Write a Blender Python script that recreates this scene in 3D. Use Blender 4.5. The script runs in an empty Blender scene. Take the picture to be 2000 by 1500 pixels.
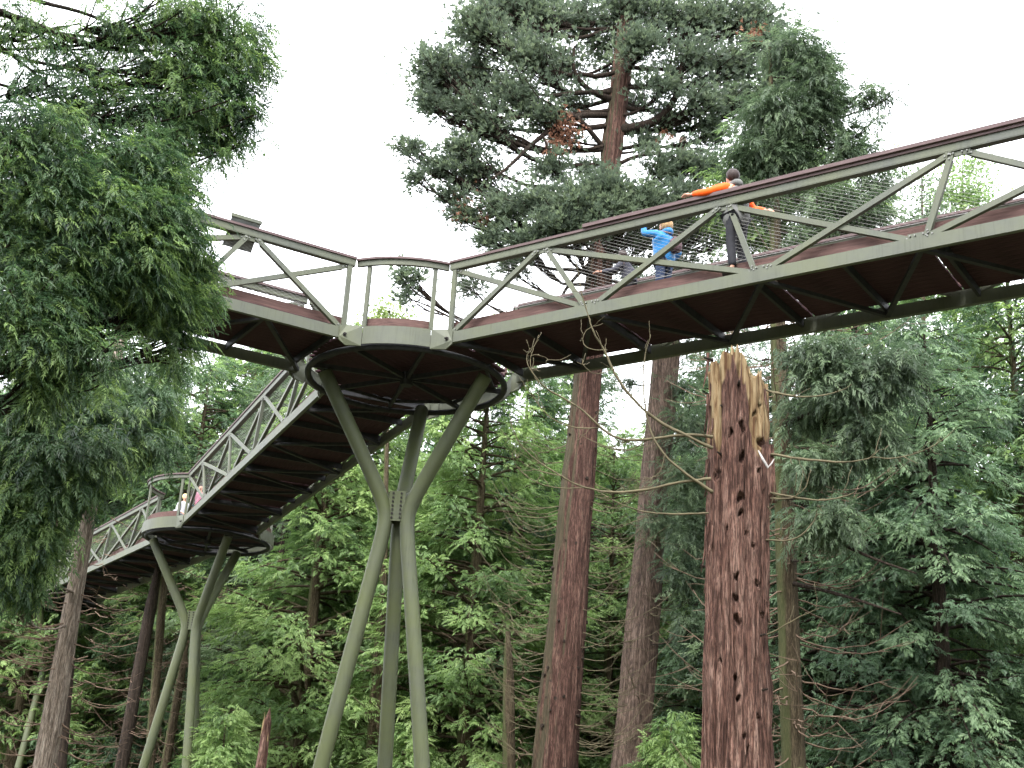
import bpy, math, random
import numpy as np
from mathutils import Vector, Matrix

rng = np.random.default_rng(7)
random.seed(7)
SC = bpy.context.scene
COL = SC.collection
Rd = math.radians

# ------------------------------------------------------------------ camera
EYE = np.array([0.0, 0.0, 1.6])
FPX = 2500.0                                    # focal length in pixels of the 2000 px wide photograph
_up = np.array([430, 7150, -FPX]); _up = _up / np.linalg.norm(_up)      # world up seen in camera axes
_fw = np.array([0, 0, -1.0]); _Y = _fw - (_fw @ _up) * _up; _Y /= np.linalg.norm(_Y)
_X = np.cross(_Y, _up)
CR = np.stack([_X, _Y, _up])                    # camera -> world
cam_d = bpy.data.cameras.new('camera'); cam = bpy.data.objects.new('camera', cam_d); COL.objects.link(cam)
cam_d.sensor_width = 36; cam_d.lens = 36 * FPX / 2000; cam_d.clip_start = 0.1; cam_d.clip_end = 2000
M = Matrix.Identity(4)
for i in range(3):
    for j in range(3): M[i][j] = CR[i, j]
    M[i][3] = EYE[i]
cam.matrix_world = M
SC.camera = cam

# ------------------------------------------------------------------ sky, sun, exposure
W = bpy.data.worlds.new("World"); SC.world = W; W.use_nodes = True
nt = W.node_tree; nt.nodes.clear()
wo = nt.nodes.new('ShaderNodeOutputWorld'); bg = nt.nodes.new('ShaderNodeBackground')
sky = nt.nodes.new('ShaderNodeTexSky'); sky.sky_type = 'NISHITA'; sky.sun_disc = False
sky.sun_elevation = Rd(52); sky.sun_rotation = Rd(200)
mixs = nt.nodes.new('ShaderNodeMixRGB'); mixs.inputs[0].default_value = 0.9
mixs.inputs[2].default_value = (9.6, 9.8, 10.2, 1)          # the flat white overcast
nt.links.new(sky.outputs[0], mixs.inputs[1]); nt.links.new(mixs.outputs[0], bg.inputs[0])
bg.inputs[1].default_value = 0.12
nt.links.new(bg.outputs[0], wo.inputs[0])
sd = bpy.data.lights.new('sun', 'SUN'); sun = bpy.data.objects.new('sun', sd); COL.objects.link(sun)
sd.energy = 1.5; sd.angle = Rd(25); sd.color = (1.0, 0.97, 0.92)
_a, _e = Rd(200), Rd(52)
_sv = Vector((math.sin(_a) * math.cos(_e), math.cos(_a) * math.cos(_e), math.sin(_e)))
sun.rotation_euler = _sv.to_track_quat('Z', 'Y').to_euler()
vs = SC.view_settings
vs.view_transform = 'Standard'; vs.look = 'None'; vs.gamma = 1.0; vs.use_curve_mapping = False
vs.exposure = 2.2
try:
    SC.cycles.max_bounces = 6; SC.cycles.diffuse_bounces = 4; SC.cycles.transmission_bounces = 4
    SC.cycles.transparent_max_bounces = 4; SC.cycles.glossy_bounces = 2
    SC.cycles.use_adaptive_sampling = True; SC.cycles.adaptive_threshold = 0.02
    SC.cycles.use_denoising = True
except Exception:
    pass

# ------------------------------------------------------------------ small helpers
def ray(px, py):
    d = np.array([(px - 1000) / FPX, (750 - py) / FPX, -1.0]); return CR @ d
def at(px, py, dist):
    """the point seen at a place of the photograph, dist metres away along the ground"""
    d = ray(px, py); return EYE + d * dist / math.hypot(d[0], d[1])
def atz(px, py, z):
    d = ray(px, py); return EYE + d * (z - EYE[2]) / d[2]

def tag(o, label=None, cat=None, group=None, kind=None):
    if label: o['label'] = label
    if cat: o['category'] = cat
    if group: o['group'] = group
    if kind: o['kind'] = kind
    return o
def empty(name, loc=(0, 0, 0), rz=0.0):
    o = bpy.data.objects.new(name, None); COL.objects.link(o); o.location = loc; o.rotation_euler = (0, 0, rz)
    o.empty_display_size = 0.2
    return o
def link(name, me, parent=None, mat=None):
    o = bpy.data.objects.new(name, me); COL.objects.link(o)
    if mat is not None and not me.materials: me.materials.append(mat)
    if parent is not None: o.parent = parent
    return o
def np_mesh(name, V, F, smooth=False, attrs=None):
    """F: (n,k) array or list of such arrays"""
    me = bpy.data.meshes.new(name)
    if not isinstance(F, list): F = [F]
    F = [np.asarray(f, dtype=np.int32) for f in F if len(f)]
    V = np.asarray(V, dtype=np.float32)
    me.vertices.add(len(V)); me.vertices.foreach_set('co', V.ravel())
    nl = sum(f.size for f in F); me.loops.add(nl)
    me.loops.foreach_set('vertex_index', np.concatenate([f.ravel() for f in F]))
    tot = np.concatenate([np.full(len(f), f.shape[1], np.int32) for f in F])
    st = np.concatenate([[0], np.cumsum(tot)[:-1]]).astype(np.int32)
    me.polygons.add(len(tot)); me.polygons.foreach_set('loop_start', st); me.polygons.foreach_set('loop_total', tot)
    me.polygons.foreach_set('use_smooth', np.full(len(tot), bool(smooth)))
    for k, a in (attrs or {}).items():
        at_ = me.attributes.new(k, 'FLOAT', 'POINT'); at_.data.foreach_set('value', np.asarray(a, np.float32))
    me.update(calc_edges=True)
    return me
class MB:
    def __init__(s): s.v = []; s.q = []; s.t = []; s.n = 0; s.a = []
    def add(s, V, Q=(), T=(), a=0.0):
        V = np.asarray(V, float)
        if len(Q): s.q.append(np.asarray(Q) + s.n)
        if len(T): s.t.append(np.asarray(T) + s.n)
        s.v.append(V); s.n += len(V); s.a.append(np.full(len(V), a))
    def box(s, c, d, rz=0.0):
        x, y, z = [k / 2 for k in d]
        V = np.array([[sx * x, sy * y, sz * z] for sx in (-1, 1) for sy in (-1, 1) for sz in (-1, 1)])
        if rz:
            cs, sn = math.cos(rz), math.sin(rz); V = V @ np.array([[cs, sn, 0], [-sn, cs, 0], [0, 0, 1]])
        s.add(V + np.asarray(c), BOXQ)
    def beam(s, p, q, w, h, up=(0, 0, 1)):
        """bar from p to q, w across, h along the up side"""
        p = np.asarray(p, float); q = np.asarray(q, float); d = q - p; d = d / np.linalg.norm(d)
        u = np.asarray(up, float); side = np.cross(u, d); side /= np.linalg.norm(side); u = np.cross(d, side)
        V = [e + side * sx * w / 2 + u * sz * h / 2 for e in (p, q) for sx in (-1, 1) for sz in (-1, 1)]
        s.add(V, BOXQ)
    def tube(s, P, r, k=8, cap=True, a=0.0):
        P = np.asarray(P, float); n = len(P); r = np.broadcast_to(np.asarray(r, float), (n,))
        T = np.gradient(P, axis=0); T /= np.linalg.norm(T, axis=1)[:, None] + 1e-9
        ref = np.array([0.0, 0, 1]) if abs(T[0, 2]) < 0.9 else np.array([1.0, 0, 0])
        a_ = np.cross(T[0], ref); A = []
        for t_ in T:
            a_ = a_ - t_ * (a_ @ t_); a_ = a_ / (np.linalg.norm(a_) + 1e-9); A.append(a_)
        A = np.array(A); B = np.cross(T, A)
        th = np.arange(k) * 2 * math.pi / k
        V = P[:, None] + r[:, None, None] * (np.cos(th)[None, :, None] * A[:, None] + np.sin(th)[None, :, None] * B[:, None])
        i = np.arange(n - 1)[:, None] * k; j = np.arange(k)[None]; j2 = (j + 1) % k
        Q = np.stack([i + j, i + j2, i + k + j2, i + k + j], -1).reshape(-1, 4)
        V = V.reshape(-1, 3)
        if cap:
            V = np.vstack([V, P[0], P[-1]]); jj = np.arange(k); j3 = (jj + 1) % k
            T3 = np.vstack([np.stack([jj, np.full(k, n * k), j3], 1), np.stack([(n - 1) * k + j3, np.full(k, n * k + 1), (n - 1) * k + jj], 1)])
            s.add(V, Q, T3, a)
        else: s.add(V, Q, a=a)
    def mesh(s, name, smooth=False, attr=False):
        F = []
        if s.q: F.append(np.vstack(s.q))
        if s.t: F.append(np.vstack(s.t))
        return np_mesh(name, np.vstack(s.v), F, smooth, {'tone': np.concatenate(s.a)} if attr else None)
    def build(s, name, mat, parent=None, smooth=False, attr=False):
        return link(name, s.mesh(name, smooth, attr), parent, mat)
BOXQ = np.array([[0, 1, 3, 2], [4, 6, 7, 5], [0, 4, 5, 1], [2, 3, 7, 6], [0, 2, 6, 4], [1, 5, 7, 3]])
def chaikin(P, n=2):
    P = np.asarray(P, float)
    for _ in range(n):
        a = P[:-1] * 0.75 + P[1:] * 0.25; b = P[:-1] * 0.25 + P[1:] * 0.75
        P = np.vstack([P[:1], np.stack([a, b], 1).reshape(-1, P.shape[1]), P[-1:]])
    return P
def copy_tree(o, parent=None):
    c = o.copy(); COL.objects.link(c); c.parent = parent
    for ch in list(o.children): copy_tree(ch, c)
    return c
def vnoise(x, y, px, seed=0):
    """value noise, periodic in x with whole period px"""
    r = np.random.default_rng(seed); G = r.random((px, 4096))
    xi = np.floor(x).astype(int); yi = np.floor(y).astype(int); fx = x - xi; fy = y - yi
    fx = fx * fx * (3 - 2 * fx); fy = fy * fy * (3 - 2 * fy)
    g = lambda a, b: G[a % px, b % 4096]
    return (g(xi, yi) * (1 - fx) * (1 - fy) + g(xi + 1, yi) * fx * (1 - fy) + g(xi, yi + 1) * (1 - fx) * fy + g(xi + 1, yi + 1) * fx * fy)

# ------------------------------------------------------------------ materials
def new_mat(name):
    m = bpy.data.materials.new(name); m.use_nodes = True; t = m.node_tree; b = t.nodes['Principled BSDF']; return m, t, b
def N(t, kind, **kw):
    n = t.nodes.new(kind)
    for k, v in kw.items():
        if k.startswith('i_'): n.inputs[k[2:].replace('_', ' ')].default_value = v
        else: setattr(n, k, v)
    return n
def ramp(t, src, stops):
    r = t.nodes.new('ShaderNodeValToRGB'); e = r.color_ramp.elements
    while len(e) < len(stops): e.new(0.5)
    for k, (p, c) in enumerate(stops): e[k].position = p; e[k].color = (*c, 1)
    t.links.new(src, r.inputs[0]); return r
def mapping(t, scale, coord='Object'):
    tc = N(t, 'ShaderNodeTexCoord'); mp = N(t, 'ShaderNodeMapping'); mp.inputs['Scale'].default_value = scale
    t.links.new(tc.outputs[coord], mp.inputs[0]); return mp.outputs[0]
def noise(t, vec, sc, det=5, rough=0.6):
    n = N(t, 'ShaderNodeTexNoise'); n.inputs['Scale'].default_value = sc; n.inputs['Detail'].default_value = det
    n.inputs['Roughness'].default_value = rough; t.links.new(vec, n.inputs['Vector']); return n.outputs[0]
def bump(t, b, h, strength, dist):
    n = N(t, 'ShaderNodeBump'); n.inputs['Strength'].default_value = strength; n.inputs['Distance'].default_value = dist
    t.links.new(h, n.inputs['Height']); t.links.new(n.outputs[0], b.inputs['Normal'])
def mixc(t, fac, a, b):
    n = N(t, 'ShaderNodeMixRGB')
    if isinstance(fac, (int, float)): n.inputs[0].default_value = fac
    else: t.links.new(fac, n.inputs[0])
    for i, c in ((1, a), (2, b)):
        if isinstance(c, tuple): n.inputs[i].default_value = (*c, 1)
        else: t.links.new(c, n.inputs[i])
    return n.outputs[0]
def simple(name, c, rough=0.6, var=0.25, sc=8, scale=(1, 1, 1), bmp=0.0):
    m, t, b = new_mat(name); v = mapping(t, scale); n = noise(t, v, sc)
    lo = tuple(k * (1 - var) for k in c); hi = tuple(min(1, k * (1 + var)) for k in c)
    r = ramp(t, n, [(0.3, lo), (0.7, hi)]); t.links.new(r.outputs[0], b.inputs['Base Color']); b.inputs['Roughness'].default_value = rough; b.inputs['Specular IOR Level'].default_value = 0.15
    if bmp: bump(t, b, n, bmp, 0.01)
    return m
def paint_mat(name, c, moss, amount, world=True):
    """weathered grey green paint: streaks, algae film, dull patches"""
    m, t, b = new_mat(name)
    v = mapping(t, (1, 1, 1)); v2 = mapping(t, (26, 26, 1.3))
    n1 = noise(t, v, 2.2, 6); n2 = noise(t, v2, 1.0, 4); n3 = noise(t, v, 30, 3)
    c1 = ramp(t, n1, [(0.3, tuple(k * 0.86 for k in c)), (0.7, tuple(k * 1.1 for k in c))]).outputs[0]
    st = ramp(t, n2, [(0.52, (0, 0, 0)), (0.72, (1, 1, 1))]).outputs[0]
    mm = N(t, 'ShaderNodeMath', operation='MULTIPLY'); t.links.new(st, mm.inputs[0]); mm.inputs[1].default_value = 0.6
    c2 = mixc(t, mm.outputs[0], c1, tuple(k * 0.5 for k in c))
    al = ramp(t, noise(t, v, 1.1, 7, 0.65), [(0.5 - amount * 0.45, (0, 0, 0)), (0.85 - amount * 0.35, (1, 1, 1))]).outputs[0]
    ma = N(t, 'ShaderNodeMath', operation='MULTIPLY'); t.links.new(al, ma.inputs[0]); ma.inputs[1].default_value = 0.85
    c3 = mixc(t, ma.outputs[0], c2, moss)
    t.links.new(c3, b.inputs['Base Color']); b.inputs['Roughness'].default_value = 0.55; b.inputs['Specular IOR Level'].default_value = 0.25
    bump(t, b, n3, 0.15, 0.004)
    return m
def bark_mat(name, dark, mid, light, vs=1.0, moss=None, fine=False):
    m, t, b = new_mat(name)
    v = mapping(t, (16 * vs, 16 * vs, 1.1 * vs)); n = noise(t, v, 1.0, 9, 0.68)
    v2 = mapping(t, (1.4, 1.4, 0.5)); n2 = noise(t, v2, 1.0, 4)
    v3 = mapping(t, (60 * vs, 60 * vs, 5 * vs)); n3 = noise(t, v3, 1.0, 4, 0.7)
    r = ramp(t, n, [(0.38, dark), (0.50, mid), (0.68, light)]).outputs[0]
    c = mixc(t, ramp(t, n2, [(0.35, (0, 0, 0)), (0.7, (0.5, 0.5, 0.5))]).outputs[0], r, tuple(0.55 * k for k in mid))
    c = mixc(t, ramp(t, n3, [(0.44, (0.75,) * 3), (0.58, (0, 0, 0))]).outputs[0], c, tuple(0.4 * k for k in dark))
    if moss:
        g = N(t, 'ShaderNodeNewGeometry'); dp = N(t, 'ShaderNodeVectorMath', operation='DOT_PRODUCT')
        dp.inputs[1].default_value = (-0.9, 0.1, 0.1); t.links.new(g.outputs['Normal'], dp.inputs[0])
        ad = N(t, 'ShaderNodeMath', operation='ADD'); t.links.new(dp.outputs['Value'], ad.inputs[0]); t.links.new(n2, ad.inputs[1])
        c = mixc(t, ramp(t, ad.outputs[0], [(0.75, (0, 0, 0)), (1.0, (0.6, 0.6, 0.6))]).outputs[0], c, moss)
    t.links.new(c, b.inputs['Base Color']); b.inputs['Roughness'].default_value = 0.9
    b.inputs['Specular IOR Level'].default_value = 0.2
    ms = N(t, 'ShaderNodeMath', operation='ADD'); t.links.new(n, ms.inputs[0]); t.links.new(n3, ms.inputs[1])
    bump(t, b, ms.outputs[0], 1.0, 0.05)
    return m
def leaf_mat(name, dark, mid, light, trans=0.3, rough=0.45):
    m, t, b = new_mat(name)
    a = N(t, 'ShaderNodeAttribute'); a.attribute_name = 'tone'
    r = ramp(t, a.outputs['Fac'], [(0.0, dark), (0.5, mid), (1.0, light)]).outputs[0]
    rust = ramp(t, a.outputs['Fac'], [(1.2, (0, 0, 0)), (1.3, (1, 1, 1))])
    t.links.new(r, b.inputs['Base Color']); b.inputs['Roughness'].default_value = rough
    b.inputs['Specular IOR Level'].default_value = 0.3
    tr = N(t, 'ShaderNodeBsdfTranslucent'); mx = N(t, 'ShaderNodeMixShader'); mx.inputs[0].default_value = trans
    hs = N(t, 'ShaderNodeHueSaturation'); hs.inputs['Value'].default_value = 1.5; hs.inputs['Saturation'].default_value = 1.1
    t.links.new(r, hs.inputs['Color']); t.links.new(hs.outputs[0], tr.inputs[0])
    out = t.nodes['Material Output']; t.links.new(b.outputs[0], mx.inputs[1]); t.links.new(tr.outputs[0], mx.inputs[2])
    t.links.new(mx.outputs[0], out.inputs[0])
    return m

PAINT = paint_mat('grey_green_paint', (0.088, 0.094, 0.082), (0.095, 0.103, 0.06), 0.5)
POLE = paint_mat('mossy_green_paint', (0.076, 0.082, 0.066), (0.078, 0.092, 0.036), 0.62)
STEEL = simple('dark_steel', (0.03, 0.03, 0.032), 0.6)
WIRE = simple('stainless_wire', (0.30, 0.29, 0.28), 0.5, 0.1)
BOLT = simple('bolt_steel', (0.2, 0.2, 0.19), 0.35, 0.1)
HOLE = simple('dark_bolt_head', (0.02, 0.018, 0.016), 0.6, 0.1)
TIMBER = simple('reddish_deck_timber', (0.044, 0.022, 0.027), 0.85, 0.5, 3, (1.0, 14, 14), 0.3)
RAILWOOD = simple('weathered_rail_timber', (0.10, 0.07, 0.07), 0.65, 0.3, 3, (1.0, 14, 14), 0.3)
KICK = simple('red_brown_kickboard', (0.088, 0.050, 0.044), 0.7, 0.35, 3, (1.0, 14, 14), 0.3)
B_SEQ = bark_mat('sequoia_bark', (0.042, 0.020, 0.015), (0.135, 0.070, 0.054), (0.27, 0.168, 0.13), 1.0, (0.05, 0.055, 0.028))
B_SNAG = bark_mat('snag_bark', (0.040, 0.018, 0.013), (0.20, 0.105, 0.080), (0.44, 0.29, 0.23), 1.15)
B_PINK = bark_mat('pale_pink_bark', (0.07, 0.05, 0.04), (0.22, 0.15, 0.115), (0.36, 0.265, 0.215), 0.9)
B_PALE = bark_mat('pale_bark', (0.17, 0.13, 0.10), (0.46, 0.37, 0.30), (0.62, 0.54, 0.46), 1.2)
B_TAN = bark_mat('tan_bark', (0.05, 0.036, 0.02), (0.13, 0.10, 0.06), (0.22, 0.175, 0.115), 1.4, (0.07, 0.09, 0.03))
B_DARK = bark_mat('dark_bark', (0.02, 0.014, 0.01), (0.055, 0.038, 0.028), (0.11, 0.08, 0.06), 1.3)
TWIG = simple('dead_twig', (0.13, 0.09, 0.065), 0.85, 0.35, 5)
TWIG_OL = simple('olive_dead_branch', (0.10, 0.085, 0.052), 0.85, 0.35, 5)
WOODY = simple('split_yellow_wood', (0.25, 0.185, 0.10), 0.75, 0.3, 2, (14, 14, 1), 0.6)
PALEWOOD = simple('bare_white_wood', (0.30, 0.28, 0.27), 0.7, 0.15, 3)
L_SEQ = leaf_mat('sequoia_needles', (0.06, 0.078, 0.058), (0.105, 0.138, 0.094), (0.175, 0.22, 0.13), 0.4, 0.5)
L_CED = leaf_mat('cedar_sprays', (0.020, 0.042, 0.024), (0.068, 0.12, 0.052), (0.20, 0.29, 0.09), 0.38, 0.42)
L_BRI = leaf_mat('cypress_sprays', (0.06, 0.108, 0.042), (0.155, 0.24, 0.085), (0.29, 0.385, 0.15), 0.42, 0.42)
L_BLU = leaf_mat('bluish_sprays', (0.036, 0.066, 0.038), (0.092, 0.15, 0.082), (0.19, 0.275, 0.145), 0.35, 0.42)
L_DARK = leaf_mat('dark_sprays', (0.036, 0.056, 0.034), (0.078, 0.115, 0.064), (0.145, 0.20, 0.105), 0.35, 0.45)
L_YEL = leaf_mat('yellow_green_leaves', (0.10, 0.15, 0.05), (0.19, 0.25, 0.09), (0.30, 0.34, 0.15), 0.4, 0.5)
L_RUST = leaf_mat('rusty_dead_foliage', (0.12, 0.05, 0.03), (0.22, 0.11, 0.07), (0.33, 0.18, 0.12), 0.2, 0.8)

# ------------------------------------------------------------------ ground
def build_ground():
    n = 90; x = np.linspace(-1, 1, n); g = np.sign(x) * np.abs(x) ** 2.2 * 600
    X, Y = np.meshgrid(g, g + 20); Z = 0.12 * np.sin(X * 0.21) * np.cos(Y * 0.17) - 0.12
    V = np.stack([X, Y, Z], -1).reshape(-1, 3)
    i = (np.arange(n - 1)[:, None] * n + np.arange(n - 1)[None]).ravel()
    Q = np.stack([i, i + 1, i + n + 1, i + n], 1)
    m, t, b = new_mat('forest_floor'); v = mapping(t, (1, 1, 1)); a = noise(t, v, 0.35, 8); c = noise(t, v, 6, 6)
    r1 = ramp(t, a, [(0.4, (0.05, 0.035, 0.02)), (0.6, (0.045, 0.075, 0.02))]).outputs[0]
    r2 = mixc(t, ramp(t, c, [(0.4, (0, 0, 0)), (0.7, (0.6, 0.6, 0.6))]).outputs[0], r1, (0.11, 0.075, 0.045))
    t.links.new(r2, b.inputs['Base Color']); b.inputs['Roughness'].default_value = 0.95; bump(t, b, c, 0.8, 0.05)
    o = link('ground', np_mesh('ground', V, Q, True), None, m); tag(o, kind='structure')
build_ground()

# ================================================================== WALKWAY
H1 = np.array([-2.0, 22.95]); D3 = np.array([-0.40, 0.9165]); H2 = H1 + 17.8 * D3
D4 = np.array([-0.53, 0.848]); H3 = H2 + 17.8 * D4
A_R = math.atan2(-0.58, 0.82); A_L = math.atan2(-0.506, -0.863); A_3 = math.atan2(D3[1], D3[0]); A_4 = math.atan2(D4[1], D4[0])
S0 = 1.8; LEN = 14.2
ZB, ZT = 9.6, 11.14                              # underside of the bottom chord, top of the top chord
TN = [0.0, 1.9, 5.3, 8.9, 12.3, 14.2]; BN = [0.0, 2.9, 5.9, 8.3, 11.3, 14.2]
def build_span():
    root = empty('footbridge_span')
    mem = [('T', 0, 'B', 1, 1), ('B', 0, 'T', 1, 0), ('T', 1, 'B', 1, 0), ('T', 1, 'B', 2, 1), ('B', 1, 'T', 2, 0), ('T', 2, 'B', 2, 0), ('T', 2, 'B', 3, 1),
           ('B', 2, 'T', 3, 0), ('T', 3, 'B', 3, 0), ('T', 3, 'B', 4, 1), ('B', 3, 'T', 4, 0), ('T', 4, 'B', 4, 0), ('T', 4, 'B', 5, 1), ('B', 4, 'T', 5, 0)]
    bolts = MB()
    for sd_ in (-1, 1):
        yc = sd_ * 1.11
        m = MB(); m.beam((S0 - 0.02, yc, ZB + 0.1), (S0 + LEN + 0.02, yc, ZB + 0.1), 0.08, 0.2); m.build('bottom_chord', PAINT, root)
        m = MB(); m.beam((S0 - 0.05, yc, ZT - 0.055), (S0 + LEN + 0.05, yc, ZT - 0.055), 0.08, 0.11)
        m.beam((S0 - 0.05, yc - sd_ * 0.02, ZT - 0.118), (S0 + LEN + 0.05, yc - sd_ * 0.02, ZT - 0.118), 0.115, 0.012); m.build('top_chord', PAINT, root)
        m = MB(); m.beam((S0 - 0.05, yc - sd_ * 0.01, ZT + 0.026), (S0 + LEN + 0.05, yc - sd_ * 0.01, ZT + 0.026), 0.15, 0.045); m.build('handrail', RAILWOOD, root)
        m = MB(); m.beam((S0, sd_ * 0.97, 9.965), (S0 + LEN, sd_ * 0.97, 9.965), 0.035, 0.17); m.build('kickboard', KICK, root)
        for e in (0, 1):
            x = S0 + (0.045 if e == 0 else LEN - 0.045)
            m = MB(); m.box((x, yc, (ZB + 0.2 + ZT - 0.13) / 2), (0.09, 0.055, ZT - 0.13 - ZB - 0.2)); m.build('post', PAINT, root)
        for a, i, b, j, lay in mem:
            def nd(k, i):
                x = (TN if k == 'T' else BN)[i]
                off = 0.0
                return np.array([S0 + x, yc + sd_ * (0.018 if not lay else -0.02), (ZT - 0.14) if k == 'T' else (ZB + 0.18)])
            p, q = nd(a, i), nd(b, j)
            # members fan out a little where they meet the chord
            dx = 0.09 if q[0] > p[0] else -0.09
            p[0] += dx; q[0] -= dx
            m = MB(); m.beam(p, q, 0.034, 0.085)
            u = (q - p) / np.linalg.norm(q - p); nn = np.array([-u[2], 0, u[0]]); nn = nn if nn[2] < 0 else -nn
            o_ = nn * 0.038 + np.array([0, -sd_ * 0.035, 0])
            m.beam(p + o_ + u * 0.1, q + o_ - u * 0.1, 0.05, 0.01, up=nn)   # the inner leg of the angle
            m.build('brace', PAINT, root)
            for e, s_ in ((p, 1), (q, -1)):
                for dd in (0.03, 0.1):
                    c = e + u * s_ * dd; bolts.tube([c + [0, sd_ * 0.018, 0], c + [0, sd_ * 0.032, 0]], 0.013, 6)
        # gusset plates where the braces meet
        for k in (1, 2, 3, 4):
            for zz, xx in ((ZT - 0.16, TN[k]), (ZB + 0.235, BN[k])):
                m = MB(); m.box((S0 + xx, yc + sd_ * 0.0, zz), (0.34, 0.028, 0.085)); m.build('gusset_plate', PAINT, root)
                for q in (-0.13, -0.06, 0.06, 0.13):
                    bolts.tube([(S0 + xx + q, yc + sd_ * 0.012, zz), (S0 + xx + q, yc + sd_ * 0.05, zz)], 0.012, 6)
        # wire mesh: two sets of slanting wires on the inner side of the truss
        w = MB(); z0, z1 = 10.06, ZT - 0.12; x0, x1 = S0 + 0.06, S0 + LEN - 0.06; yy = sd_ * 1.045
        tl = math.tan(Rd(24)); dxw = (z1 - z0) / tl
        for s_ in (-1, 1):
            x = x0 - dxw
            while x < x1 + dxw:
                a_, b_ = (x, x + dxw) if s_ > 0 else (x + dxw, x)
                t0 = max(0, min(1, (x0 - a_) / (b_ - a_))); t1 = max(0, min(1, (x1 - a_) / (b_ - a_)))
                t0, t1 = min(t0, t1), max(t0, t1)
                if t1 - t0 > 0.01:
                    P = [(a_ + (b_ - a_) * t, yy + 0.003 * s_, z0 + (z1 - z0) * t) for t in (t0, t1)]
                    w.tube(P, 0.0018, 3, cap=False)
                x += 0.135
        for z in (z0, z1): w.tube([(x0, yy, z), (x1, yy, z)], 0.005, 5, cap=False)
        o = w.build('wire_mesh', WIRE, root); o['kind'] = 'stuff'
    o = bolts.build('bolts', BOLT, root); o['kind'] = 'stuff'
    # deck boards along the span, joined over the joists
    cuts = [0.03, 2.9, 5.9, 8.3, 11.3, LEN - 0.03]; cache = {}
    for k in range(5):
        for i in range(13):
            L = cuts[k + 1] - cuts[k] - 0.03; key = round(L, 3)
            if key not in cache:
                m = MB(); m.box((0, 0, 0), (L, 0.150, 0.036)); cache[key] = m.mesh('plank')
            y = -0.942 + i * 0.157
            o = link('plank', cache[key], root, TIMBER)
            o.location = (S0 + (cuts[k] + cuts[k + 1]) / 2 + rng.uniform(-0.006, 0.006), y, 9.85 + rng.uniform(-0.002, 0.002))
    # joists and flat wind bracing
    xs = sorted(set([0.12, LEN - 0.12] + [round(1.42 * k, 2) for k in range(1, 10)]))
    for k, x in enumerate(xs):
        m = MB(); m.box((S0 + x, 0, 9.76), (0.05, 2.12, 0.13)); m.build('joist', STEEL, root)
    z = ZB + 0.045
    pts = [(0.0, -1), (1.45, 1), (2.9, -1), (4.4, 1), (5.9, -1), (7.1, 1), (8.3, -1), (9.8, 1), (11.3, -1), (12.75, 1), (14.2, -1)]
    for (x0, a), (x1, b) in zip(pts[:-1], pts[1:]):
        m = MB(); m.beam((S0 + x0, a * 1.06, z), (S0 + x1, b * 1.06, z), 0.075, 0.06); m.build('wind_brace', STEEL, root)
    return root
span0 = build_span()
span0.location = (*H1, 0); span0.rotation_euler = (0, 0, A_R)
G_SP = 'lattice footbridge spans of the tree canopy walkway'
tag(span0, 'long steel lattice footbridge span at the right, with people leaning on its rail', 'footbridge', G_SP)
spans = [span0]
for (h, a, lb) in ((H1, A_L, 'steel lattice footbridge span half hidden by the near cedar at the left'),
                   (H1, A_3, 'steel lattice footbridge span running back between the two forked supports'),
                   (H2, A_4, 'farthest footbridge span, passing behind the pale trunk at the left')):
    c = copy_tree(span0); c.location = (*h, 0); c.rotation_euler = (0, 0, a); tag(c, lb, 'footbridge', G_SP); spans.append(c)
# leaning board on the rail of the right span
m = MB(); m.beam((S0 + 2.75, -1.13, ZT + 0.082), (S0 + LEN, -1.13, ZT + 0.082), 0.17, 0.06)
o = m.build('leaning_rail', RAILWOOD, span0)

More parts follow.
